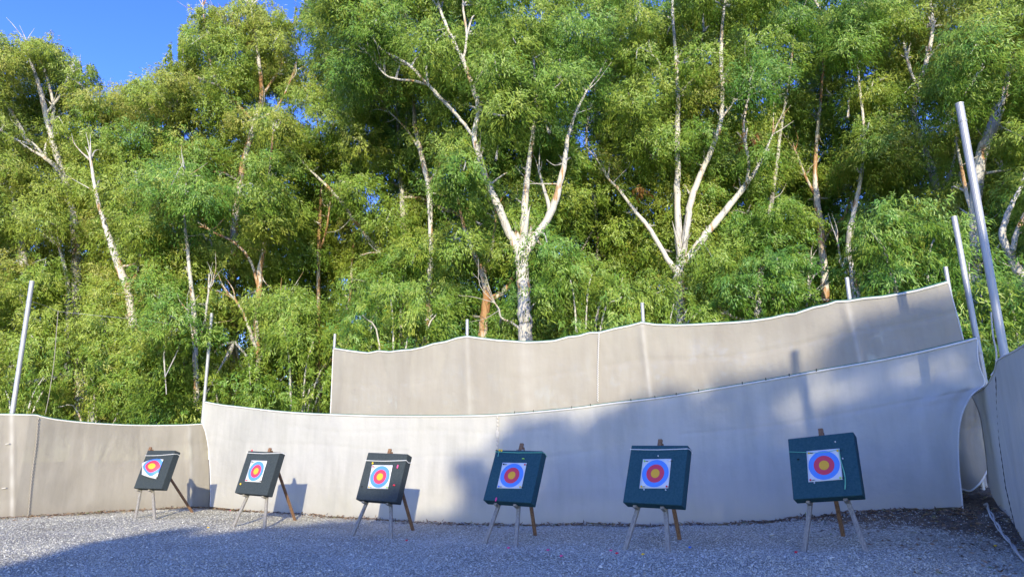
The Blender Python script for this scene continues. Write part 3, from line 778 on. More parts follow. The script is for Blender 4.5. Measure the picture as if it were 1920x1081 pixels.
tag(link(bpy.data.objects.new('woodland', me)), 'dark mass of further foliage deep in the wood', 'woodland', kind='stuff')
print('back leaves', len(V) // 4)

# ------------------------------------------------------------------ screens
def interp_curve(pts, n, t=None):
    P = np.array(pts, float)
    s = np.concatenate([[0], np.cumsum(np.hypot(*np.diff(P, axis=0).T))]); s /= s[-1]
    t = np.linspace(0, 1, n) if t is None else t
    return np.stack([np.interp(t, s, P[:, 0]), np.interp(t, s, P[:, 1])], -1)

def smooth_pts(pts, k=6):
    return catmull(np.array(pts, float), k)

def sheet(name, top, bottom, left, right, fn, m, parent, nu, nv, wr=.02, ripples=(), off=0., name_band=False, wear=()):
    """Coons patch traced as edge curves, hung on a vertical plan curve, with folds"""
    tc = interp_curve(top, nu); bc = interp_curve(bottom, nu); lc = interp_curve(left, nv); rc = interp_curve(right, nv)   # left/right run bottom->top
    u = np.linspace(0, 1, nu)[None, :, None]; v = np.linspace(0, 1, nv)[:, None, None]
    P = (1 - v) * bc[None] + v * tc[None] + (1 - u) * lc[:, None] + u * rc[:, None] \
        - ((1 - u) * (1 - v) * bc[0] + u * (1 - v) * bc[-1] + (1 - u) * v * tc[0] + u * v * tc[-1])
    W = on_sheet(P[..., 0], P[..., 1], fn, off)
    U, Vv = np.meshgrid(np.linspace(0, 1, nu), np.linspace(0, 1, nv))
    xs = W[..., 0] + W[..., 1] * .5
    disp = wr * (np.sin(xs * 2.1 + 1.3 * Vv) * .6 + np.sin(xs * 5.3 + 4 * Vv + 1) * .25 + np.sin(xs * .9 - 2 * Vv) * .6)
    disp += wr * .5 * np.sin(Vv * 9 + xs * .6) * np.sin(xs * 1.7)
    for q in range(9):        # slack creases running down and across from the ties
        cx, cs = rng.uniform(xs.min(), xs.max()), rng.uniform(-.9, .9)
        disp += rng.uniform(.5, 1.1) * wr * np.exp(-((xs - cx - cs * (1 - Vv)) / rng.uniform(.05, .12)) ** 2) * np.clip((Vv - .35) * 2, 0, 1)
    for q in range(3):
        v0 = rng.uniform(.55, .92); disp += .45 * wr * np.exp(-((Vv - v0 - .02 * np.sin(xs * 1.9 + q)) / .02) ** 2) * (np.sin(xs * rng.uniform(.4, .8) + q * 2) > -.2)
    for (u0, wid, amp) in ripples:
        disp += amp * np.exp(-((U - u0) / wid) ** 2) * (.5 + .5 * Vv)
    nrm = W.copy(); nrm[..., 2] = 0; nrm /= np.linalg.norm(nrm, axis=-1, keepdims=True)
    W = W + nrm * disp[..., None] * np.clip(np.minimum(Vv, 1 - Vv) * 6, .25, 1)[..., None]
    ids = np.arange(nu * nv).reshape(nv, nu)
    Q = np.stack([ids[:-1, :-1], ids[:-1, 1:], ids[1:, 1:], ids[1:, :-1]], -1).reshape(-1, 4)
    hem = np.clip(1 - Vv / .2, 0, 1) ** 2 * .8 + (.18 * (Vv < .29 + .012 * np.sin(xs * .8)) if name_band else 0)
    org = np.array(parent.location)
    me = np_mesh(name, W.reshape(-1, 3) - org, Q, m, attrs={'hem': ('POINT', hem), 'wear': ('POINT', sum([np.exp(-((U - w0) / ww) ** 2) * wa * (.8 + .2 * np.sin(Vv * 31 + w0 * 40)) for w0, ww, wa in wear], np.zeros_like(U)))}, smooth=True)
    o = link(bpy.data.objects.new(name, me), parent)
    return o, W

def hem_tube(W, row, name, r, m, parent, off=.0, n=5):
    mb = MB(); mb.tube(row + np.array([0, -off, 0]), r, n); return mb.build(name, m, parent, smooth=True)

# left beige screen
Lr = empty('fabric_screen', (-12, 19.8, gz(-12, 19.8)))
tag(Lr, 'beige netting screen along the left side, laced by a rope seam near its left end', 'screen', 'netting screens round the range')
top = smooth_pts([(-90, 772), (-30, 776), (22, 777), (66, 778), (78, 781), (110, 787), (170, 793), (250, 797), (330, 797), (378, 795), (388, 797)])
bot = smooth_pts([(-90, 976), (-20, 974), (0, 972), (28, 973), (55, 972), (82, 971), (110, 969), (140, 969), (170, 966), (215, 962), (260, 958), (310, 956), (345, 951), (375, 948), (391, 950)])
bot = bot + np.stack([np.zeros(len(bot)), -1.6 * np.abs(np.sin(bot[:, 0] / 17.)) + .8], -1)
o, W = sheet('netting', top, bot, [(-90, 976), (-90, 772)], [(391, 950), (393, 920), (392, 880), (390, 840), (388, 797)], LEFT_Y, FAB_BEIGE, Lr, 220, 40, .018, [(.925, .012, -.05), (.24, .01, -.03)], wear=[(.232, .008, .5), (.93, .006, .4)])
hem_tube(W, W[-1], 'hem', .022, HEM, Lr); hem_tube(W, W[-1] + np.array([0, .03, .03]), 'edge_cord', .010, GREENCORD, Lr)
# rope seam
def seam(pix, fn, r, parent, zig, m=ROPE, off=-.03, n=60, name='seam_rope'):
    P = interp_curve(pix, n)
    Wp = on_sheet(P[:, 0], P[:, 1], fn, off)
    Wp[:, 0] += zig * np.where(np.arange(n) % 2, 1, -1); 
    mb = MB(); mb.tube(catmull(Wp, 2), r, 5); return mb.build(name, m, parent, smooth=True)
seam([(72, 782), (68, 830), (60, 890), (53, 968)], LEFT_Y, .013, Lr, .022, BEIGEROPE)
# dark gaps / earth clumps at foot come from the ground; small tie knots at the pole
mb = MB()
for y in (832, 915):
    p = on_sheet(np.array(14. - (y - 832) * .08), np.array(float(y)), LEFT_Y, -.03); mb = MB(); mb.beam(p + [-.05, 0, 0], p + [.06, 0, .015], .03, .02, (0, 1, 0)); mb.build('tie', ROPE, Lr)

# front cream screen
Fr = empty('fabric_screen', (0, 16.4, gz(0, 16.4)))
tag(Fr, 'long cream-white netting screen directly behind all the targets, right half in shade', 'screen', 'netting screens round the range')
ftop_px = [(383, 753), (415, 759), (450, 763), (520, 771), (575, 775), (620, 777), (720, 780), (850, 780), (930, 778), (1010, 772), (1080, 765), (1150, 756), (1250, 744), (1350, 728), (1450, 711), (1550, 693), (1650, 676), (1740, 657), (1806, 641), (1832, 634)]
top = smooth_pts(ftop_px)
bot = smooth_pts([(394, 949), (440, 954), (484, 959), (540, 963), (582, 966), (650, 969), (714, 973), (790, 979), (860, 984), (946, 985), (1050, 986), (1154, 987), (1240, 985), (1340, 984), (1429, 979), (1480, 974), (1526, 968), (1575, 962), (1623, 957), (1665, 954), (1704, 952), (1735, 955), (1760, 951), (1804, 951), (1806, 962)])
left = smooth_pts([(394, 949), (395, 920), (394, 880), (391, 840), (385, 808), (380, 794), (381, 770), (383, 753)])
right = smooth_pts([(1806, 962), (1803, 925), (1799, 885), (1797, 842), (1799, 800), (1808, 765), (1824, 738), (1846, 719), (1837, 690), (1833, 665), (1832, 634)])
o, W = sheet('netting', top, bot, left, right, FRONT_Y, FAB_FRONT, Fr, 300, 60, .022, [(.985, .01, .06), (.945, .012, -.03), (.155, .006, -.02)], name_band=True)
hem_tube(W, W[-1], 'hem', .024, HEM, Fr); hem_tube(W, W[-1] + np.array([0, .035, .03]), 'edge_cord', .010, GREENCORD, Fr)
hem_tube(W, W[:, -1], 'side_hem', .014, HEM, Fr); hem_tube(W, W[:, 0], 'side_hem', .016, HEM, Fr)
# small dark ties along the top edge
mb = MB()
for x in (965, 1000, 1072, 1107, 1183, 1228, 1268, 1310, 1392, 1436, 1480, 1531):
    y = np.interp(x, [p[0] for p in ftop_px], [p[1] for p in ftop_px])
    p = on_sheet(np.array(float(x)), np.array(y - 1), FRONT_Y, -.03); mb = MB(); mb.beam(p, p + [0, 0, .05], .015, .015, (1, 0, 0)); mb.build('tie', P_BLK, Fr)
# plaited white lacing hanging at the seam
mb = MB()
for i, (y0, h) in enumerate(((782, 3), (789, 3), (796, 3), (803, 3), (813, 8), (824, 3), (831, 4), (839, 3), (846, 3))):
    p = on_sheet(np.array(933. - i * .15), np.array(float(y0)), FRONT_Y, -.04); r_ = h / F * 16.5
    mb.ball(p, (.024 if h < 6 else .045, .02, r_), 0, 8, 5)
mb.tube(on_sheet(np.full(12, 932.), np.linspace(779, 985, 12), FRONT_Y, -.025), .006, 5)
mb.build('seam_lacing', ROPE, Fr)

# upper screen
Ur = empty('fabric_screen', (2, 16.2, gz(2, 16.2)))
tag(Ur, 'raised beige netting screen above and behind the cream one, with scalloped white hem', 'screen', 'netting screens round the range')
utop_px = [(625, 653), (650, 657), (672, 660), (690, 662), (710, 658), (730, 660), (752, 657), (770, 656), (790, 652), (812, 645), (835, 641), (857, 634), (876, 631), (898, 634), (930, 638), (960, 640), (985, 642), (1015, 641), (1040, 639), (1065, 632), (1085, 630), (1105, 624), (1123, 624), (1150, 617), (1180, 611), (1203, 605), (1230, 609), (1270, 610), (1300, 609), (1335, 607), (1375, 605), (1410, 602), (1445, 597), (1475, 590), (1490, 589), (1525, 577), (1550, 572), (1567, 566), (1590, 565), (1620, 560), (1655, 557), (1690, 551), (1720, 545), (1750, 537), (1778, 529)]
top = np.array(utop_px, float)
bot = smooth_pts([(619, 795), (720, 800), (850, 800), (930, 797), (1010, 791), (1150, 775), (1350, 748), (1550, 713), (1740, 677), (1812, 660)])
o, W = sheet('netting', top, bot, [(619, 795), (625, 653)], [(1812, 660), (1806, 635), (1796, 595), (1786, 560), (1778, 529)], UPPER_Y, FAB_UPPER, Ur, 420, 34, .016, [(.215, .006, -.03), (.5, .005, -.03), (.83, .006, -.03)], wear=[(.218, .003, .22), (.502, .003, .4), (.835, .003, .35), (.31, .012, .22)])
hem_tube(W, W[-1], 'hem', .024, HEM, Ur); hem_tube(W, W[-1] + np.array([0, .04, .035]), 'edge_cord', .012, GREENCORD, Ur)
hem_tube(W, W[:, 0], 'side_hem', .016, HEM, Ur); hem_tube(W, W[:, -1], 'side_hem', .012, HEM, Ur)
seam([(1123, 625), (1121, 690), (1121, 752)], UPPER_Y, .010, Ur, .012, HEM)

# right side wall + return sheet
Rr = empty('fabric_screen', (7.3, 10.6, gz(7.3, 10.6)))
tag(Rr, 'shaded netting side wall running toward the camera at the right edge', 'screen', 'netting screens round the range')
top = smooth_pts([(1822, 741), (1836, 733), (1850, 722), (1860, 706), (1866, 692), (1870, 676), (1884, 667), (1900, 659), (1920, 647), (1960, 622), (2010, 600), (2080, 560)])
bot = smooth_pts([(1853, 905), (1862, 935), (1872, 962), (1885, 985), (1900, 1010), (1920, 1038), (1945, 1070), (1985, 1120), (2040, 1190)])
o, W = sheet('netting', top, bot, smooth_pts([(1853, 905), (1851, 870), (1845, 820), (1837, 775), (1822, 741)]), [(2040, 1190), (2080, 560)], RIGHT_Y, FAB_FRONT, Rr, 90, 50, .02, [(.16, .02, -.05), (.3, .03, .05)])
hem_tube(W, W[-1], 'hem', .014, HEM, Rr); hem_tube(W, W[:, 0], 'side_hem', .012, FAB_BEIGE, Rr)
mb = MB()
P = interp_curve([(1867, 705), (1869, 760), (1874, 830), (1886, 915), (1908, 1008)], 46); Wp = on_sheet(P[:, 0], P[:, 1], RIGHT_Y, -.03)
mb.tube(Wp, np.where(np.arange(46) % 2, .009, .002), 5)
mb.build('seam_stitching', P_BLK, Rr)

Br = empty('fabric_screen', (8.8, 13.2, gz(8.8, 13.2)))
tag(Br, 'short netting flap with a curved lower edge beside the right side wall', 'screen', 'netting screens round the range')
o, W = sheet('netting', smooth_pts([(1785, 735), (1825, 735), (1862, 715)]), smooth_pts([(1785, 912), (1806, 917), (1818, 920), (1831, 911), (1842, 898), (1862, 860)]), [(1785, 912), (1785, 735)], [(1862, 860), (1862, 715)], RETURN_Y, FAB_BEIGE, Br, 40, 40, .05)
hem_tube(W, W[0], 'hem', .018, HEM, Br)

# ------------------------------------------------------------------ poles, wires, ropes
def pole(x0, y0, x1, y1, Y, dia, lab, tie=()):
    T = at(x0, y0, Y); B = at(x1, y1, Y)
    base = np.array([B[0], B[1], gz(B[0], B[1])])
    if y1 - y0 < 90 and Y > 12.3: B[:2] = T[:2]
    d = (T - B) / (T[2] - B[2]); foot = B + d * (base[2] - .15 - B[2])
    root = empty('steel_pole', (foot[0], foot[1], base[2]))
    tag(root, lab, 'pole', 'steel poles holding the screens')
    mb = MB(); k = 10
    P = [foot + (T - foot) * t for t in np.linspace(0, 1, k)]
    mb.tube(P, dia / 2, 14); mb.build('post', STEEL, root, smooth=False)
    mb = MB(); mb.tube([T + d * .0 - [0, 0, .004], T + d * .02], dia / 2 * 1.06, 14); mb.build('cap', STEEL, root)
    for ty in tie:
        c = at(x0 + (x1 - x0) * (ty - y0) / (y1 - y0), ty, Y)
        mb = MB(); mb.tube([c - d * .02, c + d * .02], dia / 2 * 1.12, 14); mb.build('clamp', WIRE, root)
pole(60, 528, 23, 775, 19.6, .13, 'tall pale steel pole leaning right, behind the beige left screen', (566,))
pole(397, 588, 383, 752, 22.65, .105, 'steel pole at the corner where the beige and cream screens meet')
pole(628, 627, 624, 660, 19.25, .075, 'thin pole stub at the left end of the upper screen')
pole(876, 600, 877, 640, 17.55, .08, 'thin pole stub over the upper screen left of the big white tree')
pole(1204, 569, 1206, 615, 16.1, .085, 'thin pole stub over the upper screen left of the candelabra tree')
pole(1588, 522, 1594, 575, 13.95, .085, 'thin pole stub over the right part of the upper screen')
pole(1773, 502, 1780, 540, 13.5, .08, 'thin short pole stub at the top right corner of the upper screen')
pole(1789, 408, 1846, 715, 12.2, .10, 'slimmer of the two tall grey poles, at the right end of the cream screen', (634, 662))
pole(1799, 196, 1884, 668, 10.4, .12, 'tallest and thickest grey pole, leaning left at the top of the side wall', (228,))

for px_, py_, h_, lab in ((6.42, 3.0, 7.0, 'steel pole of the side wall standing right of the camera'), (3.85, -.5, 7.5, 'steel pole standing behind the camera on the right')):
    root = empty('steel_pole', (px_, py_, gz(px_, py_))); tag(root, lab, 'pole', 'steel poles holding the screens')
    mb = MB(); mb.tube([(px_, py_, -.2), (px_, py_, h_ / 2), (px_, py_, h_)], .065, 14); mb.build('post', STEEL, root)

def wire(name, pix, Ys, r, lab, cat, m=WIRE, sub=6):
    P = np.array([at(x, y, Y) for (x, y), Y in zip(pix, Ys)])
    mb = MB(); mb.tube(catmull(P, sub), r, 5)
    tag(mb.build(name, m, None, smooth=True), lab, cat)
wire('wire', [(62, 566), (85, 573), (109, 583), (150, 588), (250, 598), (340, 609), (392, 614)], [19.5, 20, 20.4, 20.8, 21.6, 22.3, 22.6], .007, 'thin sagging wire strung between the two left steel poles', 'wire')
wire('rope', [(109, 583), (106, 620), (101, 680), (92, 740), (85, 776)], [20.4] * 5, .010, 'thin rope hanging straight down from the wire beside the leftmost pole', 'rope', BEIGEROPE)
wire('rope', [(1858, 585), (1862, 630), (1868, 660), (1866, 690), (1858, 704)], [11.4] * 5, .014, 'frayed grey rope dangling between the two tall right poles', 'rope', ROPE)

# white rope along the foot of the right wall: two loose strands
mb = MB()
for ph, rr in ((0, .017), (2.2, .013)):
    P = interp_curve([(1842, 932), (1850, 948), (1858, 962), (1864, 980), (1880, 1000), (1893, 1018), (1910, 1040), (1935, 1068), (1960, 1095)], 34)
    Y = np.linspace(11.7, 8.6, 34) ; X = []
    for i, (x, y) in enumerate(P):
        d = ray(x + 2.5 * math.sin(i * .8 + ph), y)
        # march the ray to the ground
        Yc = 12.
        for _ in range(40):
            p = CAM + d * Yc / d[1]; e = p[2] - gz(p[0], p[1]) - .02
            Yc = min(12.6, max(7, Yc + e * 6 * .5))
        p = CAM + d * Yc / d[1]; X.append([p[0], p[1], gz(p[0], p[1]) + rr + .03 + .02 * math.sin(i * .7 + ph)])
    mb.tube(catmull(X, 3), rr, 6)
tag(mb.build('rope', ROPE, None, smooth=True), 'loose white twisted rope lying along the foot of the right side wall', 'rope')

# ------------------------------------------------------------------ targets
BW, BH, BT = 1.0, 1.006, .20
TG = {1: (-9.481, 18.552, 1.327, -.388, .297, -.012), 2: (-6.097, 16.723, 1.245, -.404, .284, -.052), 3: (-2.78, 14.794, 1.168, -.397, .326, -.049),
      4: (-.033, 13.104, 1.207, -.486, .461, -.035), 5: (2.303, 11.578, 1.245, -.579, .436, -.022), 6: (4.828, 11.043, 1.351, -.655, .381, .093)}
FEET = {1: [(255, 967), (290, 973), (362, 962), (282, 840)], 2: [(438, 986), (496, 990), (554, 977), (506, 842)], 3: [(660, 1006), (733, 1009), (775, 996), (731, 844)],
        4: [(908, 1022), (967, 1026), (1004, 1006), (978, 834)], 5: [(1171, 1032), (1253, 1037), (1275, 1014), (1238, 827)], 6: [(1508, 1034), (1623, 1030), (1582, 1008), (1539, 807)]}
def zc(pts, s, ox, oy): return [(ox + x / s, oy + y / s) for x, y in pts]
FACES = {1: zc([(247, 306), (490, 260), (408, 490), (265, 450)], 6.36, 230, 820), 2: zc([(290, 388), (383, 390), (345, 518), (250, 513)], 3.171, 380, 740),
         3: zc([(270, 233), (490, 235), (440, 487), (220, 482)], 5.687, 650, 830), 4: zc([(257, 227), (480, 231), (430, 467), (204, 463)], 4.913, 890, 820),
         5: zc([(1221, 380), (1390, 378), (1372, 553), (1200, 553)], 3.169, 820, 740), 6: zc([(175, 230), (432, 208), (457, 450), (190, 470)], 4.159, 1470, 790)}
CORDS = {1: zc([(275, 213), (605, 195)], 6.36, 230, 820), 2: zc([(268, 343), (448, 345)], 3.171, 380, 740), 3: zc([(200, 185), (630, 184)], 5.687, 650, 830),
         4: zc([(190, 128), (620, 136)], 4.913, 890, 820), 5: zc([(1150, 322), (1488, 319)], 3.169, 820, 740), 6: zc([(38, 234), (180, 238)], 4.159, 1470, 790)}
PINS = {1: [],
        2: zc([(225, 528)], 3.171, 380, 740), 3: zc([(277, 214), (543, 250), (505, 448), (163, 463)], 5.687, 650, 830),
        4: zc([(197, 567), (447, 193), (200, 117), (228, 113), (248, 117)], 4.913, 890, 820), 5: zc([(1312, 361), (1228, 561), (1357, 563)], 3.169, 820, 740), 6: zc([(237, 476), (400, 157), (458, 286), (110, 292)], 4.159, 1470, 790)}
PINC = {1: [], 2: [P_YEL], 3: [P_YEL, P_PINK, P_RED, P_BLK], 4: [P_PINK, P_GRN, P_BLK, P_YEL, P_YEL], 5: [P_WHT, P_WHT, P_WHT], 6: [P_WHT, P_WHT, P_WHT, P_BLK]}
CORNER = {1: [None, None, P_BLK, None], 2: [P_BLK, None, P_BLK, P_RED], 3: [P_RED, None, P_GRN, P_YEL], 4: [P_BLK, P_RED, P_YEL, P_BLU], 5: [P_GRN, P_WHT, P_RED, P_YEL], 6: [P_YEL, P_YEL, P_GRN, P_RED]}
TLAB = {1: 'archery target with a crumpled, curling paper face, leftmost of the row in full sun',
        2: 'sunlit archery target with a yellow pin at its lower left',
        3: 'archery target with pink and red pins right of its face, half in sun',
        4: 'shaded archery target with a pink pin near its bottom and yellow pins top left',
        5: 'shaded archery target with a white cord, second from the right',
        6: 'rightmost archery target, facing the camera with a loose green cord hanging over its face'}

for k in range(1, 7):
    x, y, z, yaw, tilt, ro = TG[k]
    nh = np.array([math.sin(yaw), -math.cos(yaw), 0]); n = nh * math.cos(tilt) + np.array([0, 0, math.sin(tilt)])
    a = np.array([math.cos(yaw), math.sin(yaw), 0]); b = np.array([0, 0, math.cos(tilt)]) - nh * math.sin(tilt)
    a, b = a * math.cos(ro) + b * math.sin(ro), b * math.cos(ro) - a * math.sin(ro)
    o = np.array([x, y, z])
    def plane(px, py, lift=0.):
        d = ray(px, py); q = o + n * lift
        return CAM + d * (((q - CAM) @ n) / (d @ n))
    root = empty('archery_target', (x, y, gz(x, y)))
    tag(root, TLAB[k], 'archery target', 'archery targets on tripods')
    # board
    mb = MB()
    C8 = [o + a * BW * (i - .5) + b * BH * (j - .5) - n * BT * kk for j in (0, 1) for i, kk in ((0, 0), (1, 0), (1, 1), (0, 1))]
    mb.hexa(C8); board = mb.build('foam_board', FOAM if k < 4 else FOAM_SHADED, root, bevel=.012)
    # tripod
    po = o - n * (BT + .028)
    def backplane(px, py):
        d = ray(px, py); return CAM + d * (((po - CAM) @ n) / (d @ n))
    f0 = backplane(*FEET[k][0]); f1 = backplane(*FEET[k][1]); ap = backplane(*FEET[k][3])
    for f_ in (f0, f1):
        s_ = (gz(f_[0], f_[1]) - .03 - ap[2]) / (f_[2] - ap[2]); f_[:] = ap + (f_ - ap) * s_
    d2 = ray(*FEET[k][2]); Yc = y + .8
    for _ in range(60):
        p = CAM + d2 * Yc / d2[1]; Yc += (p[2] - gz(p[0], p[1]) + .03) * 2.0
        Yc = min(max(Yc, y - .2), y + 2.5)
    f2 = CAM + d2 * Yc / d2[1]; f2[2] = min(f2[2], gz(f2[0], f2[1]) - .02)
    topc = ap - b * .10
    for side, f_ in ((-1, f0), (1, f1)):
        mb = MB(); mb.beam(f_, topc + a * .045 * side, .068, .045, a); mb.build('leg', WOOD_G, root, bevel=.004)
    mb = MB(); mb.beam(f2, ap - n * .055 - b * .02, .064, .045, a); q = mb.build('leg', WOOD_B, root, bevel=.004); q['label'] = 'brown stained rear leg'
    mb = MB(); mb.beam(topc - b * .16, ap + b * .035, .072, .05, a); mb.build('apex_block', WOOD_B, root, bevel=.006)
    # ledge pegs carrying the board, on the legs
    for f_, sd in ((f0, -1), (f1, 1)):
        low = -BH / 2 - .022
        tt = ((o + b * low - ap) @ b) / ((f_ - ap) @ b)
        c = ap + (f_ - ap) * tt; c = c - n * ((c - po) @ n)
        mb = MB(); mb.beam(c, c + n * (BT * .75), .06, .04, a); mb.build('ledge_peg', WOOD_G, root, bevel=.004)
    # paper face
    fc = FACES[k]
    g = 17; V = []; uv = []; Fc = []
    c4 = [plane(*q, lift=.008) for q in fc]
    for j in range(g):
        for i in range(g):
            s_, t_ = i / (g - 1), j / (g - 1)
            p = (c4[0] * (1 - s_) * (1 - t_) + c4[1] * s_ * (1 - t_) + c4[2] * s_ * t_ + c4[3] * (1 - s_) * t_)
            if k == 1:
                p = p + n * (.09 * (1 - s_) ** 1.5 * (.4 + t_ * .6) + .12 * math.sin(math.pi * t_) * s_ * (1 - s_) * 3.4 + .012) + b * (.06 * math.sin(math.pi * s_) * (1 - t_)) - b * .02 * math.sin(math.pi * s_) * t_
                u_ = .5 + (s_ - .63) * .86 * (1 + .9 * max(0, t_ - .4)); v_ = .5 - (t_ - .43) * (.80 + .25 * s_)
            else:
                p = p + n * .004 * math.sin(3 * s_ + 5 * t_ + k) * (1 if 0 < i < g - 1 else .3)
                u_, v_ = s_, 1 - t_
            V.append(p); uv.append((u_, v_))
    for j in range(g - 1):
        for i in range(g - 1):
            Fc.append((j * g + i, (j + 1) * g + i, (j + 1) * g + i + 1, j * g + i + 1))
    mb = MB(); mb.add(V, Fc); face = mb.build('paper_face', FACE, root, smooth=True, uv=uv)
    so = face.modifiers.new('thick', 'SOLIDIFY'); so.thickness = .003; so.offset = -1
    if k == 1: face['label'] = 'crumpled paper face peeling off at the left'
    # pins at the face corners (sub-parts)
    for (px, py), cm, ci in zip(fc, CORNER[k], range(4)):
        if cm is None: continue
        cxp = np.mean([q[0] for q in fc]); cyp = np.mean([q[1] for q in fc])
        p = plane(px + (cxp - px) * .13, py + (cyp - py) * .13, .022 if k != 1 else .03)
        mb = MB(); mb.ball(p, .017, 0, 8, 5); mb.ball(p + a * .045 - b * .004, (.028, .004, .006), 1, 6, 4, (a, n, b)); mb.build('pin', [cm, P_BLK], face, smooth=True)
    for (px, py), cm in zip(PINS[k], PINC[k]):
        p = plane(px, py, .012)
        r_ = {P_PINK: (.016, .042), P_RED: (.03, .018), P_YEL: (.02, .024), P_WHT: (.011, .011), P_BLK: (.018, .012), P_GRN: (.03, .012)}[cm]
        mb = MB(); mb.ball(p, (r_[0], .018, r_[1]), 0, 8, 6, (a, n, b)); mb.build('pin', cm, root, smooth=True)
    if k == 2:
        p = o + b * (BH / 2 + .012) - a * .38; mb = MB(); mb.ball(p, .02, 0, 8, 5); mb.build('pin', P_RED, root, smooth=True)
    if k == 4:
        p = plane(*zc([(224, 120)], 4.913, 890, 820)[0], .01); mb = MB(); mb.tube([p, p - b * .12 + a * .01], .006, 5); mb.build('cord_end', CORD_G, root)
    # cord
    c0 = plane(*CORDS[k][0], .006); c1 = plane(*CORDS[k][1], .006)
    h0 = (c0 - o) @ b; h1 = (c1 - o) @ b
    if k != 6:
        e = .008; loop = []
        cs = [(-BW / 2 - e, e, h0), (-BW / 4, e, (3 * h0 + h1) / 4 - .01), (0, e, (h0 + h1) / 2 - .014), (BW / 4, e, (h0 + 3 * h1) / 4 - .008), (BW / 2 + e, e, h1), (BW / 2 + e, -BT / 2, (h1 + .03) if k != 3 else h1 - .02), (BW / 2 + e, -BT - e, h1 + .02), (-BW / 2 - e, -BT - e, h0 + .02), (-BW / 2 - e, e, h0)]
        mb = MB(); mb.tube([o + a * s_ + n * d_ + b * h_ for s_, d_, h_ in cs], .0065, 5)
        mb.build('cord', CORD_W if k != 4 else CORD_G, root)
    else:
        pts = [plane(px, py, .014) for px, py in zc([(38, 234), (100, 236), (180, 239), (240, 241), (330, 236), (425, 215), (432, 240), (440, 290), (455, 345), (470, 400), (478, 460), (475, 526)], 4.159, 1470, 790)]
        mb = MB(); mb.tube(catmull(pts[:6], 3), .0045, 5); mb.tube(catmull(pts[5:], 3), np.linspace(.005, .009, len(catmull(pts[5:], 3))), 5)
        mb.build('cord', CORD_G, root)

# ------------------------------------------------------------------ bits on the ground
BITS = [(1145, 1031, P_PINK, 'pink scrap on the gravel left of the fifth target'), (1156, 1036, P_RED, 'orange-red scrap on the gravel by the left leg of the fifth target'),
        (1205, 1038, P_YEL, 'yellow scrap on the gravel between the front legs of the fifth target'), (1293, 1025, P_BLU, 'blue scrap on the gravel right of the fifth target'),
        (1027, 1030, P_PINK, 'pink scrap on the gravel right of the fourth target'), (953, 1026, P_PINK, 'small pink scrap between the front legs of the fourth target'),
        (1492, 1034, P_RED, 'red scrap on the gravel beside the left leg of the rightmost target'), (762, 1012, P_RED, 'red scrap on the gravel below the third target'),
        (1866, 1022, P_YEL, 'yellow scrap on the gravel near the white rope at the right'), (390, 988, P_YEL, 'yellow scrap on the sunlit gravel left of the second target'),
        (432, 956, P_PINK, 'pink scrap at the foot of the cream screen behind the second target'), (1052, 1041, P_PINK, 'tiny pink scrap lowest on the gravel between the fourth and fifth targets')]
for x, y, m_, lab in BITS:
    d = ray(x, y); Yc = 12.
    for _ in range(80):
        p = CAM + d * Yc / d[1]; Yc = min(max(Yc + (p[2] - gz(p[0], p[1]) - .02) * 3, 5), 24)
    p = CAM + d * Yc / d[1]
    mb = MB(); mb.ball(p, (.022, .016, .015), 0, 8, 5); mb.ball(p + [.02, .008, .002], (.015, .009, .009), 0, 6, 4)
    tag(mb.build('plastic_scrap', m_, None, smooth=True), lab, 'scrap', 'coloured scraps on the gravel')

# leaf litter by the right wall
n = 5200
Ys = rng.uniform(8.6, 14.2, n); Xs = rng.uniform(2.5, 9.6, n); a_ = Xs / Ys
fy = np.where(a_ < .655, FRONT_Y(np.minimum(a_, .66)), RIGHT_Y(a_))
dens = np.clip((Xs - .1 * Ys - 3.9) / 2.6, 0, 1) * .35 + np.clip(1 - np.abs(fy - .4 - Ys) / .9, 0, 1) * .8 * np.clip((Xs - 3.5) / 2, 0, 1)
k = (rng.random(n) < dens) & (Ys < fy - .05) | ((a_ > .62) & (a_ < .665) & (rng.random(n) < .5))
Xs, Ys = Xs[k], Ys[k]; n = len(Xs)
P = np.stack([Xs, Ys, ground_z(Xs, Ys) + .03], -1)
D = np.stack([rng.normal(size=n), rng.normal(size=n), rng.normal(0, .25, n)], -1); D /= np.linalg.norm(D, axis=1)[:, None]
V, Q = leaf_quads(P, D, rng.uniform(.05, .12, n), rng.uniform(.015, .03, n))
LITTER = leaf_mat('dry_leaf', [(0, (.05, .03, .018)), (.5, (.16, .09, .045)), (.85, (.30, .20, .11)), (1, (.12, .16, .05))], .1)
me = np_mesh('leaf_litter', V, Q, LITTER, attrs={'tone': ('FACE', rng.random(n))})
tag(link(bpy.data.objects.new('leaf_litter', me)), 'dry brown leaf litter along the foot of the screens at the right', 'leaf litter', kind='stuff')

n = 2600
a_ = rng.uniform(-.80, .64, n); fy = np.where(a_ < -.45, LEFT_Y(a_), FRONT_Y(a_)); Ys = fy - .06 - rng.exponential(.22, n); Xs = a_ * Ys
P = np.stack([Xs, Ys, ground_z(Xs, Ys) + .035], -1)
D = np.stack([rng.normal(size=n), rng.normal(size=n), rng.normal(0, .3, n)], -1); D /= np.linalg.norm(D, axis=1)[:, None]
V, Q = leaf_quads(P, D, rng.uniform(.05, .13, n), rng.uniform(.015, .035, n))
me = np_mesh('leaf_litter', V, Q, LITTER, attrs={'tone': ('FACE', rng.random(n))})
tag(link(bpy.data.objects.new('leaf_litter', me)), 'thin line of dry leaves blown against the foot of the left and middle screens', 'leaf litter', kind='stuff')

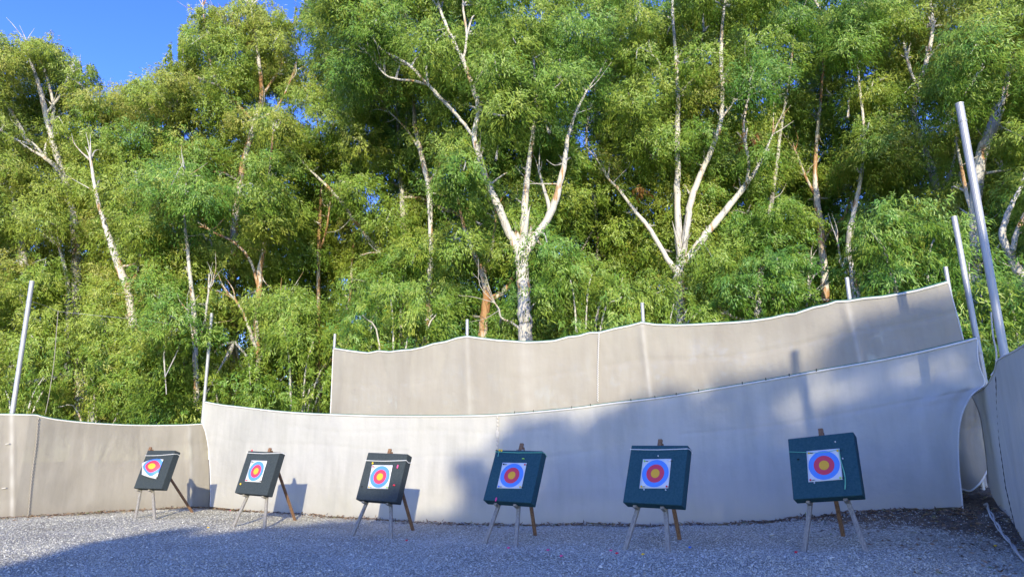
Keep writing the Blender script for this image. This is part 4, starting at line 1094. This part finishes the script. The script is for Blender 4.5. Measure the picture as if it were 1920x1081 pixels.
# ------------------------------------------------------------------ what stands behind the camera and casts the shade
TAN = math.tan(math.radians(17.5)); SX = -.06
def shade_tree(regions, Y0, lab, trunks):
    root = empty('shade_tree', (trunks[0] - SX * Y0 * 0, Y0, 0)); tag(root, lab, 'tree', 'trees across the range behind the camera')
    VV = []
    for (u0, u1, v0, v1, rr, gap) in regions:
        for v in np.arange(v0, v1 + .01, rr * 1.05):
            for u in np.arange(u0, u1 + .01, rr * 1.05):
                if rng.random() < gap: continue
                uu, v_ = u + rng.uniform(-.3, .3) * rr, v + rng.uniform(-.3, .3) * rr
                Yc = Y0 + rng.uniform(-2, 2)
                # a point with shadow coords (u, v): X - SX*Y = u ; Z + TAN*Y = v
                c = np.array([uu + SX * Yc, Yc, v_ - TAN * Yc])
                P, D, L, W, s_, cn = clump_leaves(c, rr, 1000 if v < 5.6 else 520, L=.30, W=.11)
                V, _ = leaf_quads(P, D, L, W); VV.append(V)
    V = np.concatenate(VV) - np.array(root.location)
    me = np_mesh('crown', V, np.arange(len(V)).reshape(-1, 4), LEAF, attrs={'tone': ('FACE', np.clip(rng.normal(.5, .1, len(V) // 4), 0, .9))})
    link(bpy.data.objects.new('crown', me), root)
    for i, u in enumerate(trunks):
        mb = MB(); mb.tube(catmull([(u, Y0, -.1), (u + .2, Y0 + .1, 6), (u - .1, Y0, 12), (u + .3, Y0, 14.5)], 4), np.linspace(.35, .12, 13), 9); mb.build('trunk', BARK, root, smooth=True)
shade_tree([(-6.1, -.8, 1.2, 4.3, .8, .12), (-5.0, -.6, 4.5, 4.6, .55, .1), (-3.7, -.4, 5.15, 5.25, .42, .12), (-6.7, -5.4, 3.2, 4.9, .4, .45), (-4.8, -3.6, 4.7, 5.2, .3, .4)], -32, 'tree row low across the range behind the camera, shading the gravel', (-4,))
shade_tree([(.55, 10.3, 1.2, 5.2, .9, .03), (.4, 4.6, 5.7, 7.35, .46, .34), (4.3, 6.4, 5.8, 7.25, .55, .3), (6.7, 10.4, 5.8, 6.9, .6, .08), (5.55, 5.8, 7.5, 7.7, .28, .0), (6.3, 6.5, 7.4, 7.6, .25, .0), (7.6, 8.1, 7.5, 8.2, .4, .0), (8.8, 9.6, 7.4, 8.4, .42, .1)], -34, 'broad tree behind the camera, shading the right targets', (4,))
shade_tree([(10.2, 15, 1.2, 8.6, 1.2, .05)], -33, 'tall tree behind the camera at the right, shading the side wall', (12,))

# ------------------------------------------------------------------ light, sky, camera
sd = Vector((SX, 1, -TAN)).normalized()
sun = bpy.data.lights.new('sun', 'SUN'); sun.energy = 2.1; sun.angle = math.radians(.55); sun.color = (1, .895, .66)
so = link(bpy.data.objects.new('sun', sun)); so.rotation_euler = sd.to_track_quat('-Z', 'Y').to_euler()
w = bpy.data.worlds.new('World'); scene.world = w; w.use_nodes = True
nt = w.node_tree; bg = nt.nodes['Background']
sky = nt.nodes.new('ShaderNodeTexSky'); sky.sky_type = 'NISHITA'; sky.sun_disc = False
sky.sun_elevation = math.radians(17.5); sky.sun_rotation = math.atan2(-sd.x, -sd.y)
sky.dust_density = .15; sky.air_density = 1.0; sky.ozone_density = 3.5
hs = nt.nodes.new('ShaderNodeHueSaturation'); hs.inputs['Saturation'].default_value = 1.25; hs.inputs['Hue'].default_value = .532
nt.links.new(sky.outputs[0], hs.inputs['Color']); nt.links.new(hs.outputs[0], bg.inputs[0]); bg.inputs[1].default_value = .15

cam = bpy.data.cameras.new('camera'); cam.sensor_width = 36; cam.lens = 24; cam.clip_end = 3000; cam.clip_start = .1
co = link(bpy.data.objects.new('camera', cam))
from mathutils import Matrix
M = Matrix(((RT[0], UP[0], -FW[0], CAM[0]), (RT[1], UP[1], -FW[1], CAM[1]), (RT[2], UP[2], -FW[2], CAM[2]), (0, 0, 0, 1)))
co.matrix_world = M
scene.camera = co
scene.view_settings.view_transform = 'Standard'; scene.view_settings.look = 'None'
scene.view_settings.exposure = 1.8; scene.view_settings.gamma = 1
scene.cycles.max_bounces = 6; scene.cycles.transparent_max_bounces = 12
scene.cycles.use_denoising = True
